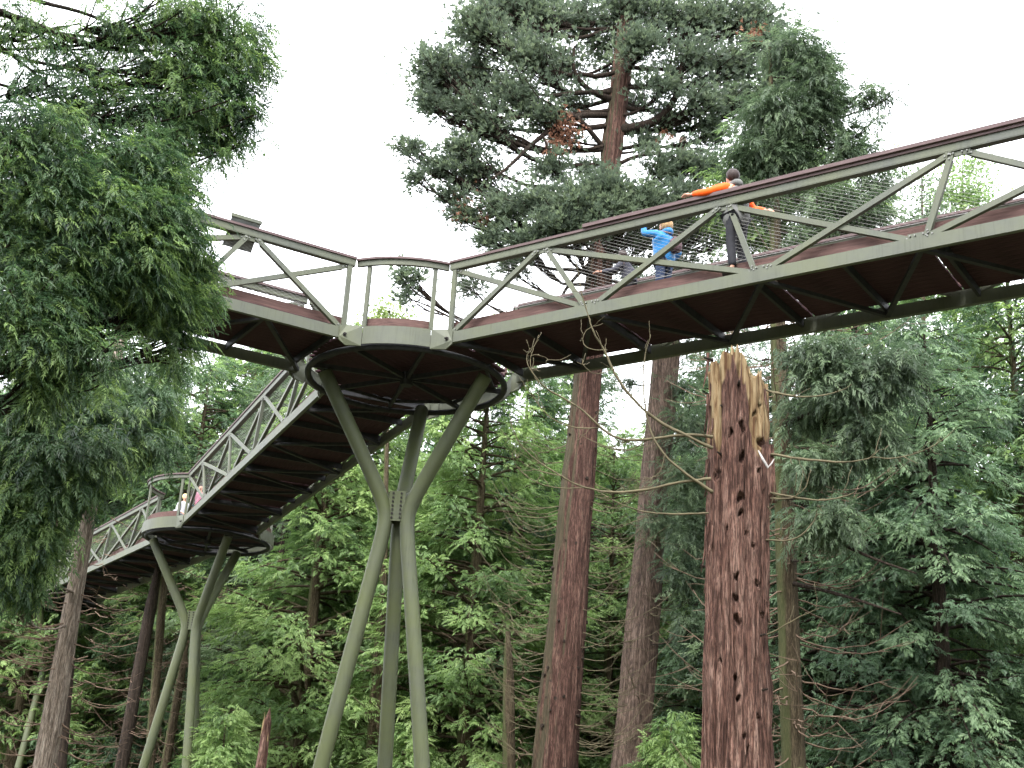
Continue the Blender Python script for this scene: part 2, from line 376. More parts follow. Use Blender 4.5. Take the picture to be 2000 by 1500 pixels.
def hub(center, dirs, label):
    root = empty('platform', (*center, 0)); dirs = sorted(a % (2 * math.pi) for a in dirs); n = len(dirs)
    tag(root, label, 'platform', 'round platforms where the walkway spans meet')
    m = MB(); th = np.linspace(0, 2 * math.pi, 49); m.tube(np.stack([1.86 * np.cos(th), 1.86 * np.sin(th), np.full(49, 9.52)], 1), 0.06, 8, False)
    m.build('ring_beam', STEEL, root, True)
    m = MB(); m.tube([(0, 0, 9.45), (0, 0, 9.7)], 0.12, 16); m.build('centre_boss', STEEL, root)
    for k in range(8):
        a = k * math.pi / 4 + 0.25
        m = MB(); m.beam((0.1 * math.cos(a), 0.1 * math.sin(a), 9.6), (1.84 * math.cos(a), 1.84 * math.sin(a), 9.6), 0.06, 0.09); m.build('radial_beam', STEEL, root)
    for k in range(8):
        a, b = k * math.pi / 4 + 0.25, (k + 1) * math.pi / 4 + 0.25
        m = MB(); m.beam((1.7 * math.cos(a), 1.7 * math.sin(a), 9.66), (1.7 * math.cos(b), 1.7 * math.sin(b), 9.66), 0.05, 0.05); m.build('ring_brace', STEEL, root)
    # floor boards
    r = 1.86; k = 0; x = -r + 0.09
    while x < r:
        hw = math.sqrt(max(0, r * r - (abs(x) + 0.06) ** 2))
        if hw > 0.15:
            m = MB(); a = dirs[0] + 0.6
            m.box((0, 0, 0), (0.143, 2 * hw, 0.036)); o = m.build('plank', TIMBER, root)
            o.location = (x * math.cos(a), x * math.sin(a), 9.79); o.rotation_euler = (0, 0, a)
        x += 0.151
    ea = math.atan2(1.11, S0)
    for i in range(n):
        a0 = dirs[i] + ea; a1 = dirs[(i + 1) % n] - ea
        if a1 < a0: a1 += 2 * math.pi
        r0 = math.hypot(1.11, S0) + 0.01; dl = Rd(8.0); b0, b1 = a0 + dl, a1 - dl; ra = 2.0
        P = lambda r, a, z: np.array([r * math.cos(a), r * math.sin(a), z])
        # gusset ears between truss end and platform edge
        for (ax, bx, sp) in ((a0, b0, dirs[i]), (a1, b1, dirs[(i + 1) % n])):
            p = P(r0, ax, 0); q = P(ra, bx, 0); al = np.array([math.cos(sp), math.sin(sp), 0]); s2 = p + al * 0.13
            outw = np.array([math.cos((ax + bx) / 2), math.sin((ax + bx) / 2), 0])
            side = np.cross(al, [0, 0, 1]); side = side if side @ outw > 0 else -side
            ring = [(s2 + side * 0.055, 9.62), (s2 + side * 0.055, 9.80), (p + side * 0.06, 9.86), (q + outw * 0.02, 9.86), (q + outw * 0.02, 9.49), (p + side * 0.06, 9.48), (s2 + side * 0.055, 9.56)]
            top = [np.array([v[0], v[1], z]) for v, z in ring]; nn = len(top)
            V = top + [v - side * 0.03 - outw * 0.01 for v in top]
            mm = MB(); mm.add(V, [[j, (j + 1) % nn, nn + (j + 1) % nn, nn + j] for j in range(nn)], [[0, j, j + 1] for j in range(1, nn - 1)] + [[nn, nn + j + 1, nn + j] for j in range(1, nn - 1)])
            mm.build('gusset_ear', PAINT, root)
            c = p + side * 0.06 + al * 0.03
            mm = MB(); mm.tube([(c[0], c[1], 9.66), tuple(np.array([c[0], c[1], 9.66]) + side * 0.03)], 0.04, 10); mm.tube([(c[0], c[1], 9.66), tuple(np.array([c[0], c[1], 9.66]) + side * 0.07)], 0.018, 8); mm.build('pin_bolt', HOLE, root)
            # platform post
            q2 = P(ra - 0.03, bx, 0); mm = MB(); mm.box((q2[0], q2[1], (9.87 + ZT - 0.11) / 2), (0.075, 0.055, ZT - 0.11 - 9.87), bx + math.pi / 2); mm.build('post', PAINT, root)
        k = max(3, int((b1 - b0) / Rd(4)))
        def arc(name, rr, zc, w, h, mat, e0=b0, e1=b1):
            th = np.linspace(e0, e1, k + 1); mm = MB(); V = []; Q = []
            for t in th: V += [P(rr - w / 2, t, zc - h / 2), P(rr + w / 2, t, zc - h / 2), P(rr + w / 2, t, zc + h / 2), P(rr - w / 2, t, zc + h / 2)]
            for j in range(k):
                for e in range(4): Q.append([j * 4 + e, j * 4 + (e + 1) % 4, j * 4 + 4 + (e + 1) % 4, j * 4 + 4 + e])
            Q += [[0, 3, 2, 1], [4 * k, 4 * k + 1, 4 * k + 2, 4 * k + 3]]
            mm.add(V, Q); return mm.build(name, mat, root)
        arc('fascia_plate', ra, 9.695, 0.02, 0.33, PAINT)
        arc('kickboard', ra - 0.12, 9.965, 0.03, 0.17, KICK)
        arc('top_rail', ra, ZT - 0.055, 0.06, 0.10, PAINT, a0 + 0.02, a1 - 0.02)
        arc('handrail', ra, ZT + 0.02, 0.13, 0.04, RAILWOOD, a0 + 0.02, a1 - 0.02)
        npost = int((b1 - b0) / Rd(42))
        for j in range(1, npost):
            t = b0 + (b1 - b0) * j / npost; q2 = P(ra - 0.03, t, 0)
            mm = MB(); mm.box((q2[0], q2[1], (9.87 + ZT - 0.11) / 2), (0.075, 0.055, ZT - 0.11 - 9.87), t + math.pi / 2); mm.build('post', PAINT, root)
    return root
hub(H1, [A_R, A_L, A_3], 'nearest round walkway platform, where three footbridge spans meet on the tall forked support')
hub(H2, [A_3 + math.pi, A_4], 'second round walkway platform, with visitors in white on it')
hub(H3, [A_4 + math.pi, A_4 + 0.5], 'third, farthest walkway platform, dark behind the pale trunk')

def tripod(center, angs, label):
    root = empty('forked_support', (center[0], center[1], 0)); tag(root, label, 'support column', 'three legged forked columns carrying the walkway')
    prof = [(1.60, 9.5), (0.60, 7.75), (0.33, 7.25), (0.215, 6.95), (0.225, 6.6), (0.40, 5.6), (0.93, 2.45), (1.32, -0.1)]
    pr = chaikin(prof, 3)
    for a in angs:
        c, s = math.cos(Rd(a)), math.sin(Rd(a))
        P = np.stack([pr[:, 0] * c, pr[:, 0] * s, pr[:, 1]], 1)
        m = MB(); m.tube(P, 0.136, 20); m.build('leg', POLE, root, True)
        m = MB(); m.tube([(1.30 * c, 1.30 * s, -0.1), (1.30 * c, 1.30 * s, 0.06)], 0.32, 16); m.build('base_plate', STEEL, root)
    for k in range(3):
        a = Rd((angs[k] + angs[(k + 1) % 3] + (360 if k == 2 else 0)) / 2)
        c, s = math.cos(a), math.sin(a)
        m = MB(); m.box((0.135 * c, 0.135 * s, 7.08), (0.022, 0.30, 0.56), a); pl = m.build('clamp_plate', POLE, root)
        mb = MB()
        for i in range(7):
            for j in (-1, 1):
                p = np.array([0.146 * c - j * 0.075 * s, 0.146 * s + j * 0.075 * c, 6.86 + i * 0.075]); mb.tube([p, p + [0.02 * c, 0.02 * s, 0]], 0.02, 8)
        mb.build('bolts', HOLE, pl)['kind'] = 'stuff'
    return root
tripod((-1.95, 22.95), (84, 193, 335), 'tall green three legged forked steel column under the nearest platform')
tripod((H2[0] - 0.1, H2[1]), (62, 180, 308), 'smaller looking forked green column under the second platform')
tripod((H3[0], H3[1]), (20, 140, 260), 'dark forked column behind the pale trunk at the far left')

# information board hung inside the rail of the left span
def info_board():
    c, s = math.cos(A_L), math.sin(A_L); root = empty('information_board', (*H1, 0), A_L)
    tag(root, 'small grey information board tilted on the rail of the left span', 'information board')
    a, b = S0 + 1.80, S0 + 2.32; y0, y1 = 1.16, 0.74
    m = MB(); V = [(x, y, z) for x in (a, b) for (y, z) in ((y0, 11.29), (y1 + 0.08, 10.86), (y1 + 0.115, 10.84), (y0 + 0.035, 11.27))]
    m.add(V, [[0, 1, 2, 3], [7, 6, 5, 4], [0, 4, 5, 1], [1, 5, 6, 2], [2, 6, 7, 3], [3, 7, 4, 0]]); m.build('board', simple('board_grey', (0.16, 0.17, 0.17), 0.6), root)
    m = MB(); m.beam((a - 0.015, y0 + 0.02, 11.29), (b + 0.015, y0 + 0.02, 11.29), 0.05, 0.06); m.build('frame', PAINT, root)
    for x in (a + 0.06, b - 0.06):
        m = MB(); m.beam((x, 1.04, 10.95), (x, 1.04, 11.12), 0.03, 0.03, up=(1, 0, 0)); m.build('bracket', STEEL, root)
info_board()

# ================================================================== TREES
def frond(npair=8, droop=0.35, leaf=0.42, wid=0.11, curl=0.0, twist=0.25, seed=0):
    """one flat drooping spray, 1 unit long along +x, normal +z; returns verts, quads"""
    r = np.random.default_rng(seed); V = []; Q = []
    def pt(t): return np.array([t, 0, -droop * t * t])
    V0 = [pt(0) + [0, 0.012, 0], pt(0) - [0, 0.012, 0], pt(1.0)]
    for k in range(npair):
        t = 0.12 + 0.84 * k / (npair - 1)
        for s in (-1, 1):
            L = leaf * (1.05 - 0.62 * t) * r.uniform(0.8, 1.15); an = Rd(r.uniform(32, 58) * (1 - 0.4 * t))
            d = np.array([math.cos(an), s * math.sin(an), -droop * (0.5 + 1.1 * t) + r.uniform(-twist, twist)]); d /= np.linalg.norm(d)
            p = pt(t); w = np.cross(d, [0, 0, 1.0]); w /= np.linalg.norm(w); w = w + np.array([0, 0, r.uniform(-0.5, 0.5)]); w *= wid * L / 0.42 * 0.5
            b = len(V); V += [p, p + d * L * 0.5 + w, p + d * L + [0, 0, -curl * L], p + d * L * 0.5 - w]; Q.append([b, b + 1, b + 2, b + 3])
    b = len(V); p = pt(0.8); V += [p, pt(0.95) + [0, wid * 0.4, 0], pt(1.25), pt(0.95) - [0, wid * 0.4, 0]]; Q.append([b, b + 1, b + 2, b + 3])
    return np.array(V), np.array(Q)
def tuft(n=5, wid=0.10, spread=0.75, seed=0):
    """brush of cord-like shoots, for sequoia"""
    r = np.random.default_rng(seed); V = []; Q = []
    for k in range(n):
        d = np.array([1, r.uniform(-spread, spread), r.uniform(-spread, spread) * 0.8]); d /= np.linalg.norm(d)
        p = np.array([r.uniform(0, 0.45), 0, 0]); L = r.uniform(0.5, 0.85)
        w = np.cross(d, r.normal(size=3)); w *= wid / np.linalg.norm(w)
        b = len(V); V += [p, p + d * L * 0.55 + w, p + d * L + [0, 0, 0.08], p + d * L * 0.55 - w]; Q.append([b, b + 1, b + 2, b + 3])
    return np.array(V), np.array(Q)
def leafs(n=9, seed=0):
    r = np.random.default_rng(seed); V = []; Q = []
    for k in range(n):
        c = r.uniform(-0.5, 0.5, 3) + [0.4, 0, 0]; d = r.normal(size=3); d /= np.linalg.norm(d); w = np.cross(d, r.normal(size=3)); w /= np.linalg.norm(w)
        b = len(V); V += [c, c + d * 0.12 + w * 0.075, c + d * 0.24, c + d * 0.12 - w * 0.075]; Q.append([b, b + 1, b + 2, b + 3])
    return np.array(V), np.array(Q)
CEDAR = [frond(6, (0.55, 0.3, 0.15, 0.4)[k], 0.44, 0.09, 0.15, (0.3, 0.45, 0.35, 0.5)[k], seed=k) for k in range(4)]
CYP = [frond(6, 0.30, 0.44, 0.13, 0.2, 0.5, seed=10 + k) for k in range(3)]
TUFT = [tuft(seed=20 + k) for k in range(3)]
LEAF = [leafs(seed=30 + k) for k in range(3)]
def norm(a): return a / (np.linalg.norm(a, axis=-1, keepdims=True) + 1e-9)
def foliage_mesh(name, P, F, S, tone, templates, up=None, r=rng):
    """P origins, F forward dirs, S sizes, tone per spray"""
    n = len(P); F = norm(F); U = np.tile([0, 0, 1.0], (n, 1)) if up is None else up
    U = U + r.normal(size=(n, 3)) * 0.35; R = norm(np.cross(U, F)); U = np.cross(F, R)
    Vs, Qs, Ts = [], [], []; off = 0; pick = r.integers(0, len(templates), n)
    for k, (V, Q) in enumerate(templates):
        idx = np.where(pick == k)[0]
        if not len(idx): continue
        v = P[idx, None] + S[idx, None, None] * (V[None, :, :1] * F[idx, None] + V[None, :, 1:2] * R[idx, None] + V[None, :, 2:] * U[idx, None])
        m = len(V); q = Q[None] + (np.arange(len(idx)) * m)[:, None, None] + off
        jt = np.repeat(r.uniform(-0.07, 0.07, (len(idx), len(Q))), 4, axis=1)
        Vs.append(v.reshape(-1, 3)); Qs.append(q.reshape(-1, 4)); Ts.append((np.repeat(tone[idx], m).reshape(len(idx), m) + jt[:, :m]).ravel()); off += m * len(idx)
    return np_mesh(name, np.vstack(Vs), np.vstack(Qs), False, {'tone': np.clip(np.concatenate(Ts), 0, 1)})

def trunk_mesh(pts, radii, nth=24, nz=40, ridge=0.0, kr=18, seed=1, top=None, dents=()):
    """tapered trunk with fibrous ridges; pts (k,3), radii (k)"""
    pts = np.asarray(pts, float); radii = np.asarray(radii, float)
    t = np.linspace(0, 1, nz); tt = np.linspace(0, 1, len(pts))
    C = np.stack([np.interp(t, tt, pts[:, i]) for i in range(3)], 1); Rr = np.interp(t, tt, radii)
    th = np.arange(nth) * 2 * math.pi / nth
    TH, T = np.meshgrid(th, t); Z = C[:, 2][:, None] + 0 * TH
    u = TH / (2 * math.pi)
    d = ridge * ((vnoise(u * kr + 0.6 * vnoise(u * 4, Z * 0.9, 4, seed + 3), Z * 0.55, kr, seed) - 0.5) * 1.5 + (vnoise(u * kr * 2, Z * 1.6, kr * 2, seed + 1) - 0.5) * 0.9
                 + (vnoise(u * kr * 4, Z * 5.0, kr * 4, seed + 5) - 0.5) * 0.35) + ridge * 1.2 * (vnoise(u * 3, Z * 0.3, 3, seed + 2) - 0.5)
    for (a, z, ra, h, dep) in dents:
        da = (TH - a + math.pi) % (2 * math.pi) - math.pi
        e = ((da * Rr[:, None]) / ra) ** 2 + ((Z - z) / h) ** 2
        d = d - dep * np.clip(1.25 - e, 0, 1) ** 0.5 + 0.25 * dep * np.exp(-((e - 1.6) / 0.35) ** 2)
    rr = Rr[:, None] + d
    X = C[:, 0][:, None] + rr * np.cos(TH); Y = C[:, 1][:, None] + rr * np.sin(TH)
    V = np.stack([X, Y, Z], -1).reshape(-1, 3)
    i = np.arange(nz - 1)[:, None] * nth; j = np.arange(nth)[None]; j2 = (j + 1) % nth
    Q = np.stack([i + j, i + j2, i + nth + j2, i + nth + j], -1).reshape(-1, 4)
    V = np.vstack([V, C[-1]]); jj = np.arange(nth); b = (nz - 1) * nth
    T3 = np.stack([b + jj, b + (jj + 1) % nth, np.full(nth, nz * nth)], 1)
    return np_mesh('trunk', V, [Q, T3], True)

def curl_twigs(mb, base, az, L, n, r0=0.012, sub=3, droop=0.25, rise=0.5, rr=rng):
    """thin dead branches: out, sagging, then turning up at the end"""
    t = np.linspace(0, 1, 9)
    for k in range(n):
        b = base(k); a = az(k); l = L * rr.uniform(0.55, 1.1); d = np.array([math.cos(a), math.sin(a), 0]); sd_ = np.array([-d[1], d[0], 0])
        z = -droop * l * np.sin(t * math.pi * 0.8) + rise * l * t ** 3 * rr.uniform(0.2, 1.0); side = rr.uniform(-0.25, 0.25) * l * t ** 2
        P = b + d * (l * t)[:, None] + sd_ * side[:, None] + np.array([0, 0, 1.0]) * z[:, None]
        P[1:] += np.cumsum(rr.normal(0, 0.018, (8, 3)), 0) * l
        mb.tube(P, r0 * (1 - 0.8 * t) + 0.0025, 4, False)
        for q in range(sub):
            i = rr.integers(3, 8); l2 = l * rr.uniform(0.15, 0.4); tt = np.linspace(0, 1, 5); d2 = norm(d * rr.uniform(0.2, 1) + sd_ * rr.uniform(-1, 1) + [0, 0, rr.uniform(-0.4, 0.4)])
            P2 = P[i] + d2 * (l2 * tt)[:, None] + np.array([0, 0, 1.0]) * (rr.uniform(-0.2, 0.5) * l2 * tt ** 2)[:, None]
            mb.tube(P2, r0 * 0.45 * (1 - 0.75 * tt) + 0.002, 3, False)

def conifer_parts(H, z0, R, nb, nf, size, leaf, tpl, bark, seed, droop=0.5, r_trunk=0.2, twigs=50, shape=0.8, rust=0.0):
    """crown, limbs, trunk, dead twigs meshes of a generic conifer standing at the origin"""
    r = np.random.default_rng(seed); Ps, Fs, Ss, Ts, Us = [], [], [], [], []; lm = MB()
    for k in range(nb):
        u = (k + r.random()) / nb; z = z0 + (H - z0) * u ** 1.05
        prof = (1 - u) ** shape * (0.75 + 0.25 * min(1, u * 6)); L = R * prof * r.uniform(0.72, 1.18) + 0.35; az = r.uniform(0, 2 * math.pi)
        d = np.array([math.cos(az), math.sin(az), 0]); sd_ = np.array([-d[1], d[0], 0])
        t = np.linspace(0, 1, 7); up = r.uniform(-0.15, 0.75); zz = up * L * t - droop * L * t ** 2 * 0.62
        B = np.array([0, 0, z]) + d * (L * t)[:, None] + np.array([0, 0, 1.0]) * zz[:, None]
        if L > 0.8: lm.tube(B, 0.018 * L * (1 - 0.9 * t) + 0.005, 4, False)
        m = max(6, int(nf * L / R)); tt = r.uniform(0.22, 1.0, m) ** 0.75; w = 0.30 * L * (1.08 - tt) + 0.12
        off = r.uniform(-1, 1, m); p = np.stack([np.interp(tt, t, B[:, i]) for i in range(3)], 1) + sd_ * (off * w)[:, None]
        p[:, 2] += -np.abs(off) * w * 0.3 + r.normal(0, 0.42, m) * (0.25 + 0.4 * w)
        f = d[None] * 1.0 + sd_ * (off * 1.1)[:, None] + np.array([0, 0, 1.0]) * r.uniform(-droop - 0.4, 0.3, m)[:, None] + r.normal(0, 0.3, (m, 3))
        bt = r.uniform(0.15, 0.85)
        Ps.append(p); Fs.append(f); Ss.append(size * r.uniform(0.65, 1.25, m)); Ts.append(np.clip(bt + r.normal(0, 0.13, m) + 0.12 * (tt - 0.6), 0, 1))
        Us.append(np.tile(d * 0.45 + [0, 0, 1.0], (m, 1)))
    P = np.vstack(Ps); crown = foliage_mesh('crown', P, np.vstack(Fs), np.concatenate(Ss), np.concatenate(Ts), tpl, np.vstack(Us), r)
    crown.materials.append(leaf)
    limbs = lm.mesh('limbs', True); limbs.materials.append(bark)
    tr = trunk_mesh([(0, 0, -0.3), (0.05, 0, H * 0.5), (0, 0, H * 0.97)], [r_trunk * 1.15, r_trunk * 0.75, 0.02], 16, 40, r_trunk * 0.08, 12, seed); tr.materials.append(bark)
    tw = MB()
    if twigs:
        curl_twigs(tw, lambda k: np.array([0, 0, r.uniform(0.8, z0 + (H - z0) * 0.35)]), lambda k: r.uniform(0, 2 * math.pi), R * 0.8, twigs, 0.016, 3, 0.22, 0.4, r)
        twm = tw.mesh('dead_twigs'); twm.materials.append(TWIG)
    else: twm = None
    return crown, limbs, tr, twm
def plant_tree(name, parts, loc, rz, sc, label, cat='tree', group=None, tilt=(0, 0), leafname='crown'):
    root = empty(name, loc); root.rotation_euler = (tilt[0], tilt[1], rz); root.scale = (sc[0], sc[0], sc[1])
    tag(root, label, cat, group)
    crown, limbs, tr, tw = parts
    link('trunk', tr, root); link('limbs', limbs, root)['kind'] = 'stuff'; link(leafname, crown, root)['kind'] = 'stuff'
    if tw: link('dead_twigs', tw, root)['kind'] = 'stuff'
    return root

# --- explicit trees: foliage masses on limbs
def mass_tree(name, label, trunk_pts, radii, masses, leaf, tpl, size, bark, dens=1.0, seed=3, droop=0.6, group=None, ridge=0.0, nth=24, nz=60, limb_r=0.05, twigs=None, hang=0.4, rust=None, cat='tree', kr=18, limbsag=0.12, updir=0.0, limb_p=1.0, per=20):
    """masses: (px, py, dist, half width px, half height px, n) of foliage seen in the picture; every one gets a limb from the trunk"""
    r = np.random.default_rng(seed); root = empty(name, tuple(trunk_pts[0])); tag(root, label, cat, group)
    base = np.array(trunk_pts[0]); tp = np.array(trunk_pts) - base
    link('trunk', trunk_mesh(tp, radii, nth, nz, ridge, kr, seed), root, bark)
    lm = MB(); Ps, Fs, Ss, Ts, Us = [], [], [], [], []; RP = []
    for (px, py, dist, hw, hh, n) in masses:
        c = at(px, py, dist); sc = np.linalg.norm(c - EYE) / FPX; rx, rz_ = hw * sc, hh * sc; ry = max(rx, rz_) * 0.8
        axis = norm(np.array([c[0], c[1], 0.0])); lat = np.array([axis[1], -axis[0], 0])
        # limb
        tz = np.interp(np.clip((c[2] - 0.25 * rz_), tp[0, 2] + base[2], tp[-1, 2] + base[2]) - base[2] - 0.25 * np.linalg.norm((c - base)[:2]) * (0.35 + updir), tp[:, 2], np.arange(len(tp)))
        s0 = np.array([np.interp(tz, np.arange(len(tp)), tp[:, i]) for i in range(3)]) + base
        e = c + lat * rx * 0.35 * np.sign((c - s0) @ lat); t = np.linspace(0, 1, 12); Ld = np.linalg.norm(e - s0)
        w = np.cumsum(r.normal(0, 0.03, (12, 3)), 0) * Ld * 0.4 * (t * (1 - t) * 4)[:, None]
        B = s0 + (e - s0) * t[:, None] + w; B[:, 2] += -limbsag * Ld * np.sin(t * math.pi)
        lr = limb_r * (0.5 + 0.12 * Ld)
        if r.random() < limb_p: lm.tube(B - base, lr * (1 - 0.85 * t) + 0.006, 6, False)
        n = int(n * dens); nsub = max(5, n // per)
        # sub clusters inside the mass, each on its own branchlet
        q = r.normal(size=(nsub, 3)); q = q / np.linalg.norm(q, axis=1)[:, None] * np.minimum(1.5, np.abs(r.normal(0, 0.62, (nsub, 1))) + 0.12)
        SC_ = c + q[:, :1] * rx * lat + q[:, 1:2] * ry * axis + q[:, 2:] * rz_ * np.array([0, 0, 1.0])
        for s_ in SC_:
            i = r.integers(5, 12) if limb_p == 1.0 else r.integers(8, 12); st = B[i]; tt = np.linspace(0, 1, 5); l = np.linalg.norm(s_ - st)
            P = st + (s_ - st) * tt[:, None] + np.cumsum(r.normal(0, 0.045, (5, 3)), 0) * l * 0.4 * tt[:, None]; P[:, 2] -= 0.1 * l * np.sin(tt * math.pi)
            lm.tube(P - base, 0.012 * (1 - 0.7 * tt) + 0.004 + 0.003 * l, 3, False)
        m = n // nsub + 1; cl = min(rx, rz_) * 0.32 + size * 0.35
        clr = cl * (1.35 if per == 13 else 1.0) * r.uniform(0.5, 1.5, (nsub, 1, 1)); p = SC_[:, None] + r.normal(0, 0.5, (nsub, m, 3)) * clr * np.array([1.3, 1.3, 0.8]); p = p.reshape(-1, 3)
        o = p - np.repeat(SC_, m, 0); out = norm(np.repeat(SC_, m, 0) - s0) * 0.6
        f = norm(o) * 0.9 + out + np.array([0, 0, -hang]) + r.normal(0, 0.25, o.shape)
        tn = np.repeat(r.uniform(0.12, 0.88, nsub), m) + r.normal(0, 0.1, len(p))
        Ps.append(p - base); Fs.append(f); Ss.append(size * r.uniform(0.6, 1.25, len(p))); Ts.append(np.clip(tn, 0, 1)); Us.append(norm(np.array([0, 0, 1.0]) + out * 0.5))
    U = np.vstack(Us)
    P = np.vstack(Ps)
    link('crown', foliage_mesh('crown', P, np.vstack(Fs), np.concatenate(Ss), np.concatenate(Ts), tpl, U, r), root, leaf)['kind'] = 'stuff'
    link('limbs', lm.mesh('limbs', True), root, bark if twigs is None else twigs)['kind'] = 'stuff'
    return root

# tall sequoia behind the right span
SEQ_T = [(1.35, 34.2, -0.2), (1.66, 34.1, 3.1), (2.1, 34.0, 13.5), (2.75, 33.9, 23.5), (3.2, 33.8, 33)]
SEQ_R = [0.80, 0.56, 0.40, 0.27, 0.04]
seqm = []
for (px, py, d, hw, hh, n) in [
    # outline left
    (860, 128, 33, 48, 36, 330), (850, 175, 33.5, 40, 30, 220), (935, 60, 33, 50, 60, 520), (985, 20, 34, 60, 50, 520), (930, 150, 34, 50, 45, 380),
    (905, 215, 33, 42, 28, 260), (845, 205, 33, 26, 24, 120), (960, 250, 33, 50, 30, 240), (900, 290, 33, 40, 26, 190), (800, 290, 33, 24, 16, 90), (812, 350, 33, 18, 14, 60), (865, 330, 33, 40, 24, 150),
    (930, 340, 33.5, 44, 34, 280), (880, 385, 33, 28, 16, 80), (905, 420, 33, 30, 22, 90), (985, 410, 33, 48, 38, 330), (960, 470, 33, 30, 22, 130), (1030, 470, 32, 40, 26, 230), (1000, 520, 33, 34, 22, 90), (920, 560, 33, 22, 24, 60),
    (800, 545, 33, 24, 22, 90), (795, 580, 33, 14, 10, 30),
    # middle
    (1050, 30, 34, 60, 50, 520), (1130, 40, 35, 60, 46, 480), (1040, 110, 33, 56, 44, 420), (1010, 180, 33, 50, 32, 300), (1100, 130, 35, 44, 34, 260), (1060, 230, 33, 44, 26, 200), (1120, 200, 34, 34, 24, 140),
    (1215, 25, 34, 56, 40, 400), (1300, 30, 34, 60, 50, 480), (1380, 40, 34, 60, 46, 480), (1460, 30, 34, 55, 46, 440), (1500, 80, 34, 46, 44, 340), (1250, 90, 33, 44, 34, 280), (1350, 110, 33, 54, 34, 340),
    (1430, 130, 34, 56, 40, 360), (1290, 170, 33, 40, 28, 170), (1370, 190, 33, 46, 32, 220), (1450, 200, 34, 50, 36, 300), (1510, 160, 34, 40, 50, 280), (1300, 240, 34, 44, 28, 160), (1390, 260, 34, 46, 30, 190), (1240, 200, 35, 36, 30, 120),
    (1075, 330, 33, 40, 26, 170), (1050, 390, 32, 44, 26, 230), (1120, 400, 31.5, 52, 34, 420), (1185, 370, 31.5, 46, 28, 380), (1200, 415, 31.5, 60, 26, 420), (1265, 395, 31.5, 48, 26, 330), (1130, 445, 31.5, 50, 22, 260), (1080, 440, 31.5, 36, 24, 200),
    (1290, 330, 33, 44, 26, 180), (1350, 320, 33, 44, 26, 170), (1260, 280, 34, 34, 22, 100), (1330, 380, 32, 44, 22, 180), (1390, 330, 33, 36, 26, 140),
    (1100, 270, 34, 30, 20, 90), (1150, 330, 34, 28, 20, 90), (1180, 90, 35, 40, 40, 200), (1200, 140, 35.5, 40, 30, 120),
    (1250, 470, 32.5, 60, 20, 160), (1350, 450, 33, 60, 30, 220), (1440, 430, 34, 60, 36, 240), (1330, 520, 34, 60, 26, 110), (1220, 530, 35, 40, 20, 70)]:
    seqm.append((px, py, d, hw, hh, n))
mass_tree('giant_sequoia', 'tall red barked sequoia with an open bluish crown, standing behind the right span', SEQ_T, SEQ_R, seqm, L_SEQ, TUFT, 0.22, B_SEQ, 3.1, 5,
          per=13, ridge=0.05, nth=96, nz=260, limb_r=0.07, hang=-0.25, kr=26, limbsag=0.14, twigs=B_DARK)

def patch_foliage(parent, base, lst, mat, tpl, size, name='dead_spray', seed=9, hang=0.6):
    """small foliage patches of another colour on a tree, children of it"""
    r = np.random.default_rng(seed)
    for (px, py, d, hw, hh, n) in lst:
        c = at(px, py, d); sc = np.linalg.norm(c - EYE) / FPX; p = c + r.normal(0, 0.5, (n, 3)) * np.array([hw, hh * 0.8, hh]) * sc
        f = r.normal(0, 0.5, (n, 3)) + [0, 0, -hang]
        link(name, foliage_mesh(name, p - base, f, size * r.uniform(0.6, 1.2, n), r.uniform(0.1, 0.9, n), tpl, None, r), parent, mat)['kind'] = 'stuff'
def px_tube(mb, pts, r0, r1, k=6, base=(0, 0, 0), it=2):
    P = chaikin(np.array([at(*p) for p in pts]), it) - np.asarray(base); t = np.linspace(0, 1, len(P)); mb.tube(P, r0 + (r1 - r0) * t, k)
_sq = [o for o in bpy.data.objects if o.name == 'giant_sequoia'][0]; _sb = np.array(SEQ_T[0])
patch_foliage(_sq, _sb, [(1105, 250, 33, 30, 34, 170), (1085, 285, 33, 22, 24, 90), (1475, 62, 33, 26, 20, 50), (905, 408, 33, 24, 26, 110), (1300, 262, 33, 16, 12, 20), (945, 425, 33, 10, 18, 50)], L_RUST, TUFT, 0.2)
for pts, r0 in (([(1205, 255, 34), (1240, 250, 33.8), (1290, 235, 33.5), (1325, 185, 33.2), (1333, 120, 33), (1345, 90, 33)], 0.20),
                ([(1195, 195, 34), (1150, 178, 33.6), (1118, 140, 33.2), (1122, 90, 33)], 0.13), ([(1195, 180, 34), (1130, 180, 33.4), (1060, 190, 33), (1010, 165, 32.8)], 0.10),
                ([(1185, 225, 34), (1120, 225, 33.4), (1050, 270, 33), (990, 330, 32.7), (960, 350, 32.6)], 0.12), ([(1180, 290, 34), (1120, 215, 33.2), (1040, 225, 33), (960, 235, 32.6), (880, 165, 32.6)], 0.09),
                ([(1172, 420, 34), (1110, 370, 33.2), (1075, 300, 32.9), (1060, 265, 32.8)], 0.09), ([(1180, 400, 34), (1120, 372, 33.2), (1060, 385, 33), (1000, 382, 32.8)], 0.07),
                ([(1165, 500, 34), (1110, 555, 33.4), (1092, 590, 33), (1030, 620, 33)], 0.07), ([(1190, 330, 34), (1250, 300, 33.5), (1330, 300, 33.4), (1400, 290, 33)], 0.08)):
    m = MB(); px_tube(m, pts, r0, 0.02, 7, _sb); m.build('limb', B_DARK, _sq, True)
